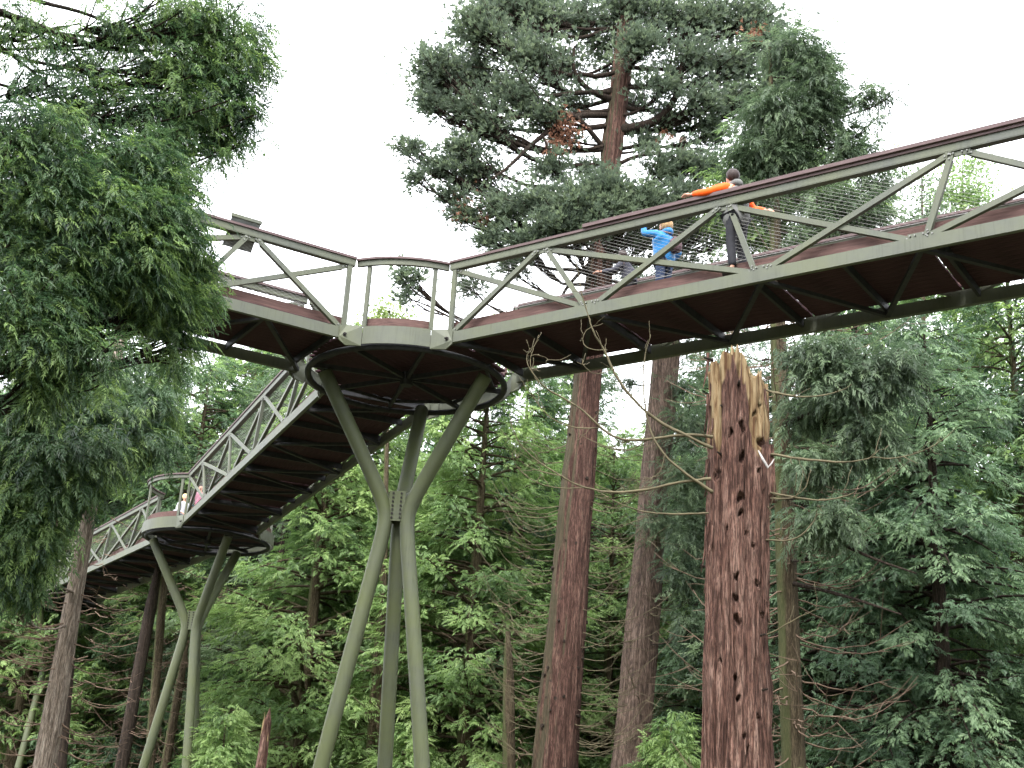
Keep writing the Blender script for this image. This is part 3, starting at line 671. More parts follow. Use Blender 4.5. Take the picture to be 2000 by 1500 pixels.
# its dead curling twigs below the crown
m = MB(); _r = np.random.default_rng(4)
curl_twigs(m, lambda k: (lambda z: np.array([np.interp(z, [3, 13.5], [0.31, 0.75]), -0.1, z]))(_r.uniform(3.2, 12.5)), lambda k: _r.choice([0.0, 3.1]) + _r.uniform(-0.8, 0.3), 2.5, 95, 0.012, 3, 0.18, 0.5, _r)
m.build('dead_twigs', TWIG_OL, _sq)['kind'] = 'stuff'
m = MB()
for k in range(46):                                     # short branch stubs on the bare stem
    z = _r.uniform(3, 14); a = _r.uniform(math.pi, 2 * math.pi); c = np.array([np.interp(z, [3, 13.5], [0.31, 0.75]), -0.1, z]); R_ = np.interp(z, [3, 13.5], [0.55, 0.4])
    d = np.array([math.cos(a), math.sin(a), 0.1]); m.tube([c + d * R_ * 0.85, c + d * (R_ + _r.uniform(0.03, 0.12))], _r.uniform(0.03, 0.055), 6)
m.build('branch_stubs', B_DARK, _sq)['kind'] = 'stuff'

# second pale red trunk behind, to the right
SEC_T = [(3.9, 39.8, -0.2), (4.2, 39.8, 3.6), (5.05, 39.7, 16.7), (5.5, 39.6, 25)]
t2 = mass_tree('tall_conifer', 'pale pinkish trunk between the sequoia and the broken snag, thin dead twigs on it', SEC_T, [0.68, 0.56, 0.42, 0.1],
               [(1230, 740, 40, 40, 18, 40), (1320, 760, 40, 36, 40, 110), (1350, 830, 39, 34, 60, 200), (1340, 930, 38.5, 40, 60, 260), (1290, 1010, 39, 24, 30, 70), (1350, 1030, 38.5, 34, 50, 200), (1330, 1120, 38.5, 34, 50, 160), (1345, 1220, 38.5, 26, 50, 140),
                (1300, 640, 40, 60, 50, 200), (1380, 620, 40, 50, 50, 200), (1260, 560, 41, 50, 40, 120)],
               L_DARK, CEDAR, 0.42, B_PINK, 2.0, 11, ridge=0.045, nth=64, nz=200, limb_r=0.03, hang=0.5, kr=18, twigs=B_DARK)
m = MB(); curl_twigs(m, lambda k: (lambda z: np.array([np.interp(z, [3.6, 16.7], [0.3, 1.15]), -0.1, z]))(_r.uniform(3.2, 16)), lambda k: _r.uniform(0, 6.28), 2.2, 80, 0.014, 3, 0.2, 0.5, _r)
m.build('dead_twigs', TWIG_OL, t2)['kind'] = 'stuff'

# dark conifer whose stem rises right of the snag
DK = mass_tree('dark_conifer', 'dark conifer with a straight slim stem rising just right of the broken snag', [(6.35, 27.3, -0.2), (6.25, 27.3, 3.2), (6.05, 27.3, 12.2), (5.95, 27.4, 20.5)], [0.30, 0.25, 0.19, 0.04],
   [(1540, 90, 28, 40, 40, 200), (1590, 130, 28, 36, 40, 220), (1600, 190, 28, 44, 46, 300), (1560, 240, 28, 50, 40, 300), (1500, 220, 28, 46, 46, 240), (1480, 300, 28, 44, 40, 200), (1540, 310, 28, 46, 36, 260), (1640, 250, 28, 20, 22, 60), (1650, 300, 28, 30, 26, 110),
    (1680, 185, 28, 14, 16, 24), (1712, 180, 28, 14, 14, 20), (1742, 178, 28, 8, 6, 8), (1705, 235, 28, 10, 12, 16), (1620, 420, 28, 40, 40, 240), (1690, 310, 28, 18, 20, 40), (1690, 420, 28, 24, 40, 110), (1710, 355, 28, 16, 20, 40),
    (1460, 380, 28, 40, 30, 160), (1560, 480, 28, 50, 24, 160), (1600, 690, 26, 60, 40, 300), (1650, 760, 26, 60, 50, 360), (1580, 800, 27, 50, 40, 160), (1730, 720, 26, 50, 50, 300), (1600, 900, 26, 50, 40, 160), (1700, 850, 26, 50, 40, 220), (1620, 1020, 26, 60, 50, 180)],
   L_DARK, CEDAR, 0.40, B_TAN, 2.3, 21, ridge=0.012, nth=32, nz=120, limb_r=0.035, hang=0.6, twigs=B_DARK)
m = MB(); curl_twigs(m, lambda k: np.array([-0.1, 0, _r.uniform(3, 14)]), lambda k: _r.uniform(0, 6.28), 2.6, 120, 0.018, 4, 0.15, 0.35, _r)
m.build('dead_twigs', TWIG, DK)['kind'] = 'stuff'
m = MB()
for pts in ([(1545, 1030, 27), (1620, 1050, 26.5), (1700, 1090, 26), (1790, 1120, 25.6)], [(1530, 830, 27), (1600, 800, 26.5), (1680, 770, 26), (1740, 700, 25.6)], [(1530, 720, 27), (1600, 650, 26.5), (1610, 600, 26)], [(1550, 1140, 27), (1640, 1160, 26.5), (1760, 1200, 26)]):
    px_tube(m, pts, 0.06, 0.015, 6, (6.35, 27.3, -0.2))
m.build('limbs', B_DARK, DK, True)['kind'] = 'stuff'

# bright green cypress top rising behind the right span
mass_tree('green_cypress', 'fresh green drooping cypress top behind the rail, right of the man in orange', [(7.6, 33, -0.2), (7.5, 33, 9), (7.2, 33, 17.3)], [0.25, 0.2, 0.04],
   [(1500, 300, 32, 44, 40, 360), (1560, 320, 32, 46, 44, 420), (1450, 350, 32, 44, 40, 340), (1520, 370, 31.5, 60, 36, 420), (1600, 370, 32, 50, 36, 320), (1640, 430, 32, 50, 34, 260), (1700, 390, 32.5, 30, 40, 160), (1420, 420, 32, 40, 30, 200), (1500, 450, 32, 60, 30, 260), (1740, 330, 33, 16, 20, 40)],
   L_BRI, CEDAR, 0.42, B_TAN, 1.8, 31, hang=0.7, limb_r=0.02)

# ------------------------------------------------------------------ the broken snag
def build_snag():
    D = 16.0; xc = 1438.5; b0 = at(xc, 1500, D); b1 = at(xc - 1, 720, D); base = np.array([b0[0], b0[1], 0.0])
    root = empty('broken_snag', tuple(base)); tag(root, 'thick broken red barked snag with a splintered yellow top and woodpecker holes', 'dead tree')
    r = np.random.default_rng(12)
    xs = np.array([1376, 1382, 1389, 1394, 1399, 1405, 1418, 1430, 1440, 1450, 1457, 1463, 1472, 1480, 1488, 1494, 1500]); ys = np.array([712, 700, 704, 736, 700, 686, 680, 682, 694, 701, 722, 730, 724, 716, 722, 728, 745])
    zy = lambda py: at(xc, py, D)[2]
    nth, nz = 300, 230; th = np.arange(nth) * 2 * math.pi / nth; Rtop = 0.365
    pxx = xc + 59 * np.cos(th); topz = np.array([zy(v) for v in np.interp(pxx, xs, ys)])
    back = np.sin(th) > 0; topz[back] = zy(722) + 0.05 * np.sin(th[back] * 5)
    topz = topz - 0.07 + (vnoise(th / (2 * math.pi) * 70, 0 * th + 3.3, 70, 5) - 0.75) * 0.13 + (vnoise(th / (2 * math.pi) * 24, 0 * th + 1.3, 24, 6) - 0.6) * 0.07
    t = np.linspace(0, 1, nz)[:, None]; Z = -0.2 + (topz[None] + 0.2) * t; TH = th[None] + 0 * t; u = TH / (2 * math.pi)
    R_ = np.interp(Z, [-0.2, 2.6, 9], [0.50, 0.388, 0.352])
    rid = lambda k, zs, sd_: vnoise(u * k + 0.8 * vnoise(u * 5, Z * 1.2, 5, sd_ + 7), Z * zs, k, sd_) - 0.5
    d = 0.060 * rid(16, 0.45, 1) + 0.070 * rid(40, 0.8, 2) + 0.045 * rid(86, 1.8, 3) + 0.03 * rid(4, 0.4, 4) + 0.014 * (vnoise(u * 120, Z * 7, 120, 9) - 0.5)
    hole = np.zeros_like(d)
    for (px, py, w, h) in [(1440, 908, 8, 12), (1467, 822, 5, 9), (1480, 808, 4, 10), (1475, 930, 5, 6), (1436, 985, 8, 9), (1437, 1014, 6, 7), (1452, 1053, 6, 6), (1462, 1076, 6, 7), (1430, 1137, 5, 8), (1468, 1148, 7, 8), (1425, 1178, 6, 6), (1430, 1220, 7, 10), (1486, 1180, 4, 5), (1484, 1206, 4, 5), (1428, 1331, 5, 6), (1432, 1370, 4, 5), (1468, 1403, 6, 6), (1443, 1441, 5, 5), (1450, 1467, 7, 5), (1408, 1043, 4, 5), (1400, 1300, 4, 5), (1462, 1300, 3, 4), (1392, 940, 5, 8), (1415, 860, 5, 10), (1440, 850, 6, 14), (1478, 876, 10, 12)]:
        a = 2 * math.pi - math.acos(max(-1, min(1, (px - xc) / 59))); z = zy(py); w, h = w * r.uniform(0.55, 0.85), h * r.uniform(0.6, 0.95); e = (((TH - a + 0.05 * np.sin(Z * 40 + px)) * 0.37) / (w / 152)) ** 2 + ((Z - z) / (h / 147)) ** 2
        hole = np.maximum(hole, np.clip(1.3 - e, 0, 1)); d = d + 0.012 * np.exp(-((e - 1.9) / 0.5) ** 2)
    d = d - 0.11 * hole ** 0.5
    # deep splits
    for (px, y0, y1, w, dep) in [(1432, 725, 850, 4, 0.06), (1397, 735, 900, 3, 0.05), (1458, 790, 900, 3, 0.05), (1478, 780, 830, 5, 0.06), (1400, 900, 1250, 2.5, 0.05), (1480, 960, 1180, 2.5, 0.05), (1415, 1020, 1420, 2, 0.05), (1448, 860, 1130, 2, 0.05), (1468, 1180, 1480, 2.2, 0.05), (1392, 1250, 1500, 2, 0.04), (1425, 1240, 1500, 1.8, 0.045), (1488, 1220, 1500, 2, 0.04)]:
        a = 2 * math.pi - math.acos((px - xc) / 59); wob = 0.02 * np.sin(Z * 9 + px); e = np.abs((TH - a + wob) * 0.37) / (w / 152); s_ = np.clip((Z - zy(y1)) / 0.15, 0, 1) * np.clip((zy(y0) - Z) / 0.15, 0, 1)
        d = d - dep * np.clip(1.2 - e, 0, 1) * s_
    rr = R_ + d; axx = np.interp(Z, [0, 9], [0.0, b1[0] - b0[0]])
    V = np.stack([axx + rr * np.cos(TH), rr * np.sin(TH), Z], -1)
    depth = topz[None] - Z; lim = 0.10 + 0.85 * np.clip(vnoise(u * 12, Z * 0.15, 12, 21) * 1.7 - 0.45, 0, 1) + 0.45 * vnoise(u * 50, Z * 0.8, 50, 22) * vnoise(u * 110, Z * 1.5, 110, 24)
    wood = np.clip((lim - depth) / 0.06, 0, 1)
    inner = []; wi = []
    for q, f in ((0.90, 0.04), (0.72, 0.16), (0.55, 0.5)):
        zz = topz - f * (0.6 + vnoise(th / (2 * math.pi) * 30, 0 * th + q * 10, 30, 31)); inner.append(np.stack([axx[-1] + (rr[-1]) * q * np.cos(th), rr[-1] * q * np.sin(th), zz], -1)); wi.append(np.ones(nth))
    V = np.concatenate([V, np.array(inner)], 0); A_ = np.concatenate([wood, np.array(wi)], 0); n2 = nz + 3
    i = np.arange(n2 - 1)[:, None] * nth; j = np.arange(nth)[None]; j2 = (j + 1) % nth
    Q = np.stack([i + j, i + j2, i + nth + j2, i + nth + j], -1).reshape(-1, 4); V = V.reshape(-1, 3); V = np.vstack([V, [[0, 0, topz.min() - 0.5]]]); jj = np.arange(nth)
    T3 = np.stack([(n2 - 1) * nth + jj, (n2 - 1) * nth + (jj + 1) % nth, np.full(nth, n2 * nth)], 1)
    me = np_mesh('trunk', V, [Q, T3], True, {'tone': np.append(A_.ravel(), 1)})
    mt = B_SNAG.copy(); mt.name = 'snag_bark_and_split_wood'; tr_ = mt.node_tree; b = tr_.nodes['Principled BSDF']; src = b.inputs['Base Color'].links[0].from_socket
    at_ = N(tr_, 'ShaderNodeAttribute'); at_.attribute_name = 'tone'; v = mapping(tr_, (22, 22, 1.4)); nn = noise(tr_, v, 1.0, 7, 0.65)
    wc = ramp(tr_, nn, [(0.36, (0.09, 0.045, 0.022)), (0.50, (0.23, 0.155, 0.08)), (0.70, (0.38, 0.30, 0.18))]).outputs[0]
    tr_.links.new(mixc(tr_, at_.outputs['Fac'], src, wc), b.inputs['Base Color'])
    link('trunk', me, root, mt)
    # upright splinters along the break
    for k in range(34):
        a = r.uniform(math.pi * 0.95, math.pi * 2.05); px = xc + 59 * math.cos(a); z = np.interp(a % (2 * math.pi), th, topz); L = r.uniform(0.07, 0.17); w = r.uniform(0.006, 0.016); q = r.uniform(0.75, 0.98)
        p = np.array([axx[-1][0] + 0.35 * q * math.cos(a), 0.35 * q * math.sin(a), z - L * 0.75]); d_ = np.array([r.uniform(-0.12, 0.12), r.uniform(-0.1, 0.1), 1]); d_ /= np.linalg.norm(d_)
        m = MB(); m.tube([p, p + d_ * L * 0.55, p + d_ * L], [w, w * 0.75, 0.002], 5); m.build('splinter', WOODY, root)
    for k in range(26):                                 # shreds of fibrous bark standing off the sides
        a = r.choice([math.pi, 2 * math.pi]) + r.uniform(-0.5, 0.5); z = r.uniform(2.9, 7.9); L = r.uniform(0.2, 0.6); o_ = np.array([math.cos(a), math.sin(a), 0]); ax0 = np.interp(z, [0, 9], [0.0, b1[0] - b0[0]])
        p = np.array([ax0, 0, z]) + o_ * 0.37; m = MB(); m.tube([p, p + o_ * 0.012 - [0, 0, L * 0.5], p + o_ * r.uniform(0.03, 0.07) - [0, 0, L]], [0.022, 0.018, 0.004], 5); m.build('bark_strip', B_SNAG, root)
    def loc(px, py, dd=D - 0.3): return at(px, py, dd) - base
    # loose slab of bark on the right side and the white hanging splinter
    m = MB(); V = []; ss = [(1497, 1511, 868, 15.92), (1498, 1513, 905, 15.9), (1499, 1515, 940, 15.9), (1499, 1516, 965, 15.9), (1497, 1513, 982, 15.95)]
    for (xa, xb, y, dd) in ss:
        for (x, q) in ((xa, 0), (xb, 0), (xb, 0.05), (xa, 0.05)): V.append(loc(x, y, dd + q))
    Q = [[4 * k + e, 4 * k + (e + 1) % 4, 4 * k + 4 + (e + 1) % 4, 4 * k + 4 + e] for k in range(4) for e in range(4)] + [[0, 3, 2, 1], [16, 17, 18, 19]]
    m.add(V, Q); m.build('bark_slab', B_SNAG, root)
    m = MB(); m.tube([loc(1481, 880, 15.6), loc(1490, 897, 15.55), loc(1500, 913, 15.55), loc(1507, 905, 15.6), loc(1512, 896, 15.65)], [0.008, 0.017, 0.018, 0.010, 0.004], 6); m.build('splinter', PALEWOOD, root)['label'] = 'bare white splinter hanging out'
    brs = [([(1392, 853, 15.7), (1330, 848, 15.6), (1270, 858, 15.6), (1215, 862, 15.6), (1180, 845, 15.5), (1140, 805, 15.4), (1100, 780, 15.4), (1060, 758, 15.3), (1033, 725, 15.2), (1024, 700, 15.2), (1033, 683, 15.2)], 0.022),
           ([(1392, 876, 15.7), (1335, 850, 15.6), (1270, 815, 15.6), (1225, 770, 15.5), (1195, 720, 15.4), (1180, 680, 15.4), (1158, 650, 15.3), (1146, 615, 15.3), (1130, 560, 15.2), (1122, 510, 15.1)], 0.024),
           ([(1392, 962, 15.7), (1345, 930, 15.6), (1298, 890, 15.5), (1268, 840, 15.5), (1256, 780, 15.4), (1257, 705, 15.4), (1270, 652, 15.3)], 0.022),
           ([(1388, 935, 15.7), (1330, 942, 15.6), (1260, 958, 15.6), (1200, 965, 15.6), (1140, 952, 15.5), (1090, 925, 15.4), (1040, 890, 15.4), (1008, 850, 15.3), (1000, 810, 15.3)], 0.022),
           ([(1384, 1002, 15.7), (1320, 1005, 15.6), (1255, 1003, 15.6), (1195, 980, 15.5), (1160, 957, 15.5)], 0.016),
           ([(1100, 930, 15.4), (1060, 922, 15.4), (1020, 905, 15.4), (1004, 885, 15.3)], 0.008),
           ([(1140, 952, 15.5), (1090, 952, 15.4), (1045, 940, 15.4), (1010, 910, 15.4), (1002, 880, 15.3)], 0.009),
           ([(1186, 684, 15.4), (1150, 685, 15.4), (1136, 664, 15.4), (1146, 642, 15.4), (1176, 632, 15.4)], 0.007),
           ([(1170, 835, 15.5), (1120, 836, 15.4), (1070, 815, 15.4), (1040, 775, 15.4), (1030, 740, 15.3)], 0.010),
           ([(1060, 758, 15.3), (1038, 725, 15.3), (1035, 700, 15.3), (1045, 675, 15.3), (1053, 655, 15.3)], 0.006),
           ([(1035, 696, 15.3), (1055, 692, 15.3), (1073, 703, 15.3)], 0.005),
           ([(1262, 860, 15.6), (1230, 880, 15.6), (1180, 870, 15.5), (1130, 845, 15.5)], 0.008),
           ([(1298, 890, 15.5), (1290, 930, 15.5), (1240, 950, 15.5)], 0.006), ([(1200, 720, 15.4), (1165, 735, 15.4), (1140, 715, 15.4), (1138, 700, 15.4)], 0.007),
           ([(1497, 762, 15.9), (1550, 775, 15.8), (1605, 775, 15.7), (1640, 766, 15.7), (1662, 753, 15.6)], 0.016),
           ([(1505, 888, 15.9), (1570, 901, 15.8), (1640, 907, 15.7), (1695, 899, 15.7), (1711, 885, 15.6)], 0.020), ([(1700, 893, 15.7), (1745, 897, 15.6), (1800, 882, 15.6), (1840, 858, 15.5), (1868, 832, 15.5)], 0.009),
           ([(1505, 962, 15.9), (1560, 973, 15.8), (1610, 978, 15.7), (1655, 968, 15.7), (1688, 946, 15.6)], 0.018), ([(1505, 974, 15.9), (1545, 976, 15.8), (1572, 958, 15.7), (1584, 920, 15.7)], 0.012),
           ([(1494, 1055, 15.9), (1535, 1058, 15.8), (1570, 1044, 15.7), (1592, 1012, 15.7), (1598, 984, 15.6)], 0.014), ([(1494, 985, 15.9), (1508, 1000, 15.9), (1500, 1025, 15.9)], 0.010),
           ([(1497, 1240, 15.9), (1530, 1225, 15.8), (1565, 1205, 15.7), (1598, 1193, 15.6)], 0.012)]
    for pts, r0 in brs:
        m = MB(); P = chaikin(np.array([at(*p) for p in pts]), 2) - base; n_ = len(P); P[1:] += np.cumsum(r.normal(0, 0.0035, (n_ - 1, 3)), 0)
        m.tube(P, np.linspace(r0, 0.003, n_) * (1 + 0.12 * r.normal(size=n_)), 6)
        for q in range(int(n_ * 0.28)):                 # side twigs, some snapped short
            i = r.integers(2, n_ - 1); d2 = norm(P[i] - P[i - 1] + r.normal(0, 0.05, 3)); l2 = r.uniform(0.04, 0.3); tt = np.linspace(0, 1, 5)
            Q_ = P[i] + d2 * (l2 * tt)[:, None] + np.cumsum(r.normal(0, 0.012, (5, 3)), 0) + np.array([0, 0, 1.0]) * (r.uniform(-0.1, 0.35) * l2 * tt ** 2)[:, None]; Q_[0] = P[i]
            m.tube(Q_, 0.0045 * (1 - 0.6 * tt) + 0.001, 4)
        m.build('branch', TWIG_OL, root, True)
    for k in range(9):
        a = r.uniform(math.pi, 2 * math.pi); z = r.uniform(2.4, 7.6); d_ = np.array([math.cos(a), math.sin(a), 0.15]); c = np.array([0, 0, z])
        m = MB(); m.tube([c + d_ * 0.33, c + d_ * r.uniform(0.41, 0.47)], [0.02, r.uniform(0.008, 0.016)], 6); m.build('branch_stub', B_DARK, root)
build_snag()

# ------------------------------------------------------------------ near cedar at the left and the pale trunk tree behind
near = [
    (30, 60, 14.5, 60, 60, 200), (120, 60, 15, 60, 50, 130), (60, 160, 14.5, 60, 50, 200), (170, 120, 15, 50, 40, 120), (250, 60, 15, 60, 50, 240), (330, 40, 15, 60, 44, 330), (400, 40, 15, 55, 44, 330), (440, 90, 15, 44, 40, 240),
    (470, 60, 15.5, 30, 30, 120), (490, 130, 15.5, 34, 30, 150), (515, 100, 15.5, 16, 14, 40), (450, 170, 15.5, 46, 36, 230), (480, 220, 15.5, 34, 34, 170), (420, 240, 15.5, 50, 36, 260), (360, 200, 15, 50, 44, 300), (390, 130, 15, 50, 40, 260), (310, 130, 15, 50, 40, 230),
    (445, 265, 15.5, 30, 20, 80), (340, 270, 15, 46, 36, 260), (230, 170, 15, 50, 50, 200), (280, 220, 15, 40, 40, 140), (170, 220, 15, 60, 44, 320), (60, 260, 14, 60, 50, 420), (150, 270, 14.5, 50, 40, 300), (230, 300, 14.5, 50, 36, 200),
    (40, 350, 14, 60, 60, 620), (120, 350, 14, 60, 60, 620), (200, 350, 14.5, 50, 44, 480), (270, 340, 14.5, 50, 50, 520), (330, 360, 14.5, 50, 50, 520), (370, 330, 15, 24, 34, 160), (310, 290, 14.5, 40, 34, 240),
    (60, 430, 14, 60, 60, 560), (150, 430, 14, 60, 60, 620), (240, 420, 14, 60, 60, 700), (320, 430, 14.3, 50, 60, 640), (370, 430, 14.6, 30, 44, 260), (380, 500, 14.6, 44, 44, 420), (420, 520, 14.8, 30, 50, 260), (430, 460, 15, 20, 20, 60),
    (300, 500, 14.2, 50, 50, 560), (220, 500, 14, 60, 50, 560), (140, 500, 14, 60, 50, 460), (60, 510, 14, 60, 60, 460), (330, 560, 14.3, 44, 44, 420), (390, 580, 14.6, 44, 40, 380), (440, 590, 14.9, 24, 24, 110), (360, 620, 14.5, 36, 34, 260), (400, 650, 14.7, 24, 40, 160), (320, 640, 14.4, 18, 40, 110), (380, 690, 14.7, 26, 16, 80),
    (270, 560, 14.2, 30, 34, 200), (90, 590, 13.8, 60, 50, 420), (170, 560, 14, 40, 34, 200), (30, 600, 13.8, 50, 60, 360), (120, 660, 13.8, 50, 50, 320), (200, 680, 14, 40, 44, 200), (60, 680, 13.8, 60, 50, 360), (170, 740, 14, 40, 40, 200), (90, 750, 14, 60, 50, 320)]
CED = mass_tree('near_cedar', 'big near cedar with drooping bright and dark sprays filling the left edge of the view', [(-8.6, 12.6, -0.2), (-8.5, 12.6, 6), (-8.3, 12.7, 12), (-8.1, 12.8, 17)], [0.45, 0.36, 0.24, 0.06],
                [(x, y, dd, w * (1.25 if y < 280 else 1.05), h * (1.2 if y < 280 else 1.05), int(n * ((0.75 if x < 300 else 0.85) if y < 240 else (0.25 if (y > 585 and 130 < x < 350) else 0.75)))) for x, y, dd, w, h, n in [(q[0] - (22 if q[0] > 280 and q[1] > 270 else 0),) + q[1:] for q in [((q[0] - 28 if q[0] > 290 and q[1] > 440 else q[0]),) + q[1:] for q in near]]], L_CED, CEDAR, 0.215, B_DARK, 1.75, 41, hang=0.6, limb_p=0.3, limb_r=0.022, ridge=0.02, nth=32, nz=80, updir=0.15)
m = MB()
for pts, r0 in (([(-120, -20, 14), (60, 45, 14.5), (170, 90, 15), (260, 100, 15.2), (310, 98, 15.3), (350, 125, 15.4)], 0.055), ([(-80, -60, 14), (60, 0, 14.5), (170, 25, 15), (240, 60, 15.2), (300, 100, 15.3), (340, 170, 15.3)], 0.035),
                ([(310, 98, 15.3), (380, 80, 15.4), (470, 95, 15.5)], 0.015), ([(100, 60, 14.8), (150, 110, 15), (200, 190, 15), (240, 260, 15)], 0.018), ([(0, 90, 14.5), (90, 160, 14.7), (130, 210, 14.7), (250, 250, 14.8)], 0.02),
                ([(100, 480, 14), (170, 470, 14), (220, 465, 14), (250, 462, 14), (265, 500, 14)], 0.02), ([(-50, 390, 14), (20, 410, 14), (60, 450, 14), (140, 440, 14.1), (215, 390, 14.1)], 0.025)):
    px_tube(m, pts, r0, 0.006, 6, (-8.6, 12.6, -0.2))
m.build('limbs', B_DARK, CED, True)['kind'] = 'stuff'

pale = [(60, 800, 25, 60, 50, 420), (150, 800, 25.5, 50, 50, 360), (230, 820, 26, 50, 50, 360), (60, 880, 25, 60, 50, 460), (150, 890, 25, 50, 50, 420), (215, 880, 25.5, 40, 34, 240), (50, 960, 25, 60, 50, 460), (125, 945, 25, 44, 40, 360), (40, 1050, 25, 50, 50, 420), (60, 1060, 25, 36, 36, 240), (40, 1130, 25, 50, 30, 220),
        (270, 860, 26, 40, 34, 180), (100, 720, 26, 60, 40, 300), (200, 740, 26.5, 60, 40, 300), (290, 780, 26.5, 50, 40, 240), (320, 720, 27, 50, 40, 200)]
PT = mass_tree('pale_conifer', 'conifer with a pale peeling leaning trunk at the lower left', [(-8.80, 26.6, -0.2), (-8.79, 26.6, 2.4), (-8.76, 26.6, 6.2), (-8.70, 26.6, 14)], [0.25, 0.215, 0.165, 0.07], pale, L_CED, CEDAR, 0.42, B_PALE, 1.5, 51, hang=0.8, limb_r=0.02, ridge=0.022, nth=48, nz=140, kr=12)
PT.rotation_euler = (0, 0, 0)
m = MB(); curl_twigs(m, lambda k: np.array([0.15, 0, _r.uniform(2.4, 6)]), lambda k: _r.choice([math.pi, math.pi, 0.0]) + _r.uniform(-0.9, 0.9), 1.5, 46, 0.012, 4, 0.15, 0.1, _r)
m.build('dead_twigs', TWIG, PT)['kind'] = 'stuff'

# ------------------------------------------------------------------ forest behind
KIND = {
 'bright': conifer_parts(19, 2.6, 3.5, 200, 76, 0.37, L_BRI, CYP, B_TAN, 61, 0.40, 0.22, 40, 0.5),
 'cedar': conifer_parts(18, 2.4, 3.3, 200, 72, 0.37, L_CED, CYP, B_TAN, 62, 0.6, 0.2, 60, 0.5),
 'blue': conifer_parts(20, 2.0, 3.8, 200, 72, 0.38, L_BLU, CYP, B_DARK, 63, 0.8, 0.24, 40, 0.55),
 'dark': conifer_parts(19, 6.0, 3.0, 120, 44, 0.50, L_DARK, CYP, B_DARK, 64, 0.6, 0.22, 220, 0.6),
 'young': conifer_parts(5, 0.3, 1.6, 60, 60, 0.36, L_BRI, CYP, B_TAN, 65, 0.5, 0.06, 0),
}
G_F = 'conifers of the wood behind the walkway'
def forest(kind, px, d, hs, ws, label, rz=None):
    p = at(px, 1500, d); n = {'bright': 'cypress_tree', 'cedar': 'cedar_tree', 'blue': 'cypress_tree', 'dark': 'spruce_tree', 'young': 'young_cypress'}[kind]
    return plant_tree(n, KIND[kind], (p[0], p[1], 0), rng.uniform(0, 6.28) if rz is None else rz, (ws, hs), label, 'tree', G_F)
forest('bright', 575, 47, 1.03, 1.24, 'bright green cypress between the two forked supports')
forest('bright', 680, 51, 1.06, 1.24, 'bright green cypress just left of the tall forked support, behind its left leg')
forest('bright', 905, 45, 1.03, 1.24, 'bright green cypress standing just right of the tall forked support')
forest('cedar', 990, 50, 1.10, 1.19, 'cedar right behind the sequoia, at its left side, with tan stem')
forest('dark', 800, 58, 1.14, 1.30, 'dark spruce behind the legs of the tall forked support')
forest('dark', 860, 56, 0.96, 1.08, 'dark spruce with bare brown twigs low behind the bright cypress right of the support')
forest('dark', 500, 53, 1.08, 1.30, 'dark spruce over the jagged red stump')
forest('cedar', 455, 60, 1.32, 1.40, 'cedar seen right of the second forked support, under the nearest platform')
forest('bright', 400, 66, 1.44, 1.62, 'light green conifer rising left of the receding span')
forest('cedar', 300, 58, 1.20, 1.51, 'green cedar above and left of the second platform')
forest('blue', 200, 66, 1.14, 1.19, 'bluish conifer seen between the pale trunk and the second support')
forest('cedar', 40, 64, 0.96, 1.19, 'green cedar low at the left edge, left of the pale trunk')
forest('bright', 20, 60, 1.32, 1.30, 'bright conifer at the left edge, far behind the near cedar')
forest('dark', 120, 66, 1.32, 1.40, 'dark spruce far behind the pale trunk')
forest('cedar', 1100, 56, 1.30, 1.30, 'cedar behind the stem of the sequoia')
forest('bright', 1180, 48, 0.86, 0.97, 'bright cypress low between the sequoia and the pinkish trunk')
forest('bright', 1330, 50, 1.02, 1.08, 'bright cypress between the pinkish trunk and the snag')
forest('dark', 1300, 60, 1.08, 1.30, 'dark spruce far behind the pinkish trunk')
forest('blue', 1420, 46, 1.06, 1.08, 'bluish cypress hidden largely by the snag')
forest('dark', 1580, 38, 0.86, 1.08, 'dark spruce right of the slim stem beside the snag')
forest('blue', 1700, 34, 0.84, 1.03, 'bluish drooping cypress in the right half, in front of the dark wood')
forest('blue', 1850, 32, 0.74, 0.92, 'bluish drooping cypress at the lower right with grey green sprays')
forest('bright', 1760, 47, 1.18, 1.30, 'fresh green cypress high at the right under the span')
forest('bright', 1920, 43, 1.14, 1.24, 'fresh green cypress at the right edge of the view')
forest('cedar', 2040, 38, 1.08, 1.19, 'green cedar partly cut by the right edge')
forest('dark', 1640, 56, 1.18, 1.30, 'dark spruce far back between slim stem and right edge')
forest('dark', 1820, 60, 1.20, 1.30, 'dark spruce far back near the right edge')
forest('young', 1310, 30, 0.85, 0.80, 'small bluish green cypress low in front of the pinkish trunk')
forest('young', 430, 40, 0.90, 1.10, 'small bright cypress at the foot of the second support')
forest('young', 800, 42, 0.90, 1.00, 'small bright cypress seen between the legs of the tall support')
forest('young', 1590, 28, 0.62, 0.80, 'small green cypress low right of the slim stem')
# bare stems seen below
def stem(px, py_t, px_b, d, dia, mat, label, top=None):
    p = at(px_b, 1500, d); q = at(px, py_t, d); sl = (q - p) / (q[2] - p[2]); b = p - sl * p[2]; e = p + sl * ((top or q[2] + 1.5) - p[2])
    root = empty('bare_trunk', (b[0], b[1], 0)); tag(root, label, 'tree trunk', 'slim bare trunks in the wood')
    link('trunk', trunk_mesh([(0, 0, -0.2), tuple(q - [b[0], b[1], 0]), tuple(e - [b[0], b[1], 0])], [dia * 0.55, dia * 0.45, dia * 0.2], 20, 70, dia * 0.04, 12, int(px)), root, mat)
    m = MB(); curl_twigs(m, lambda k: np.array([0, 0, _r.uniform(2, 10)]) + sl * 5 * 0 , lambda k: _r.uniform(0, 6.28), 1.6, 34, 0.012, 3, 0.15, 0.2, _r); m.build('dead_twigs', TWIG, root)['kind'] = 'stuff'
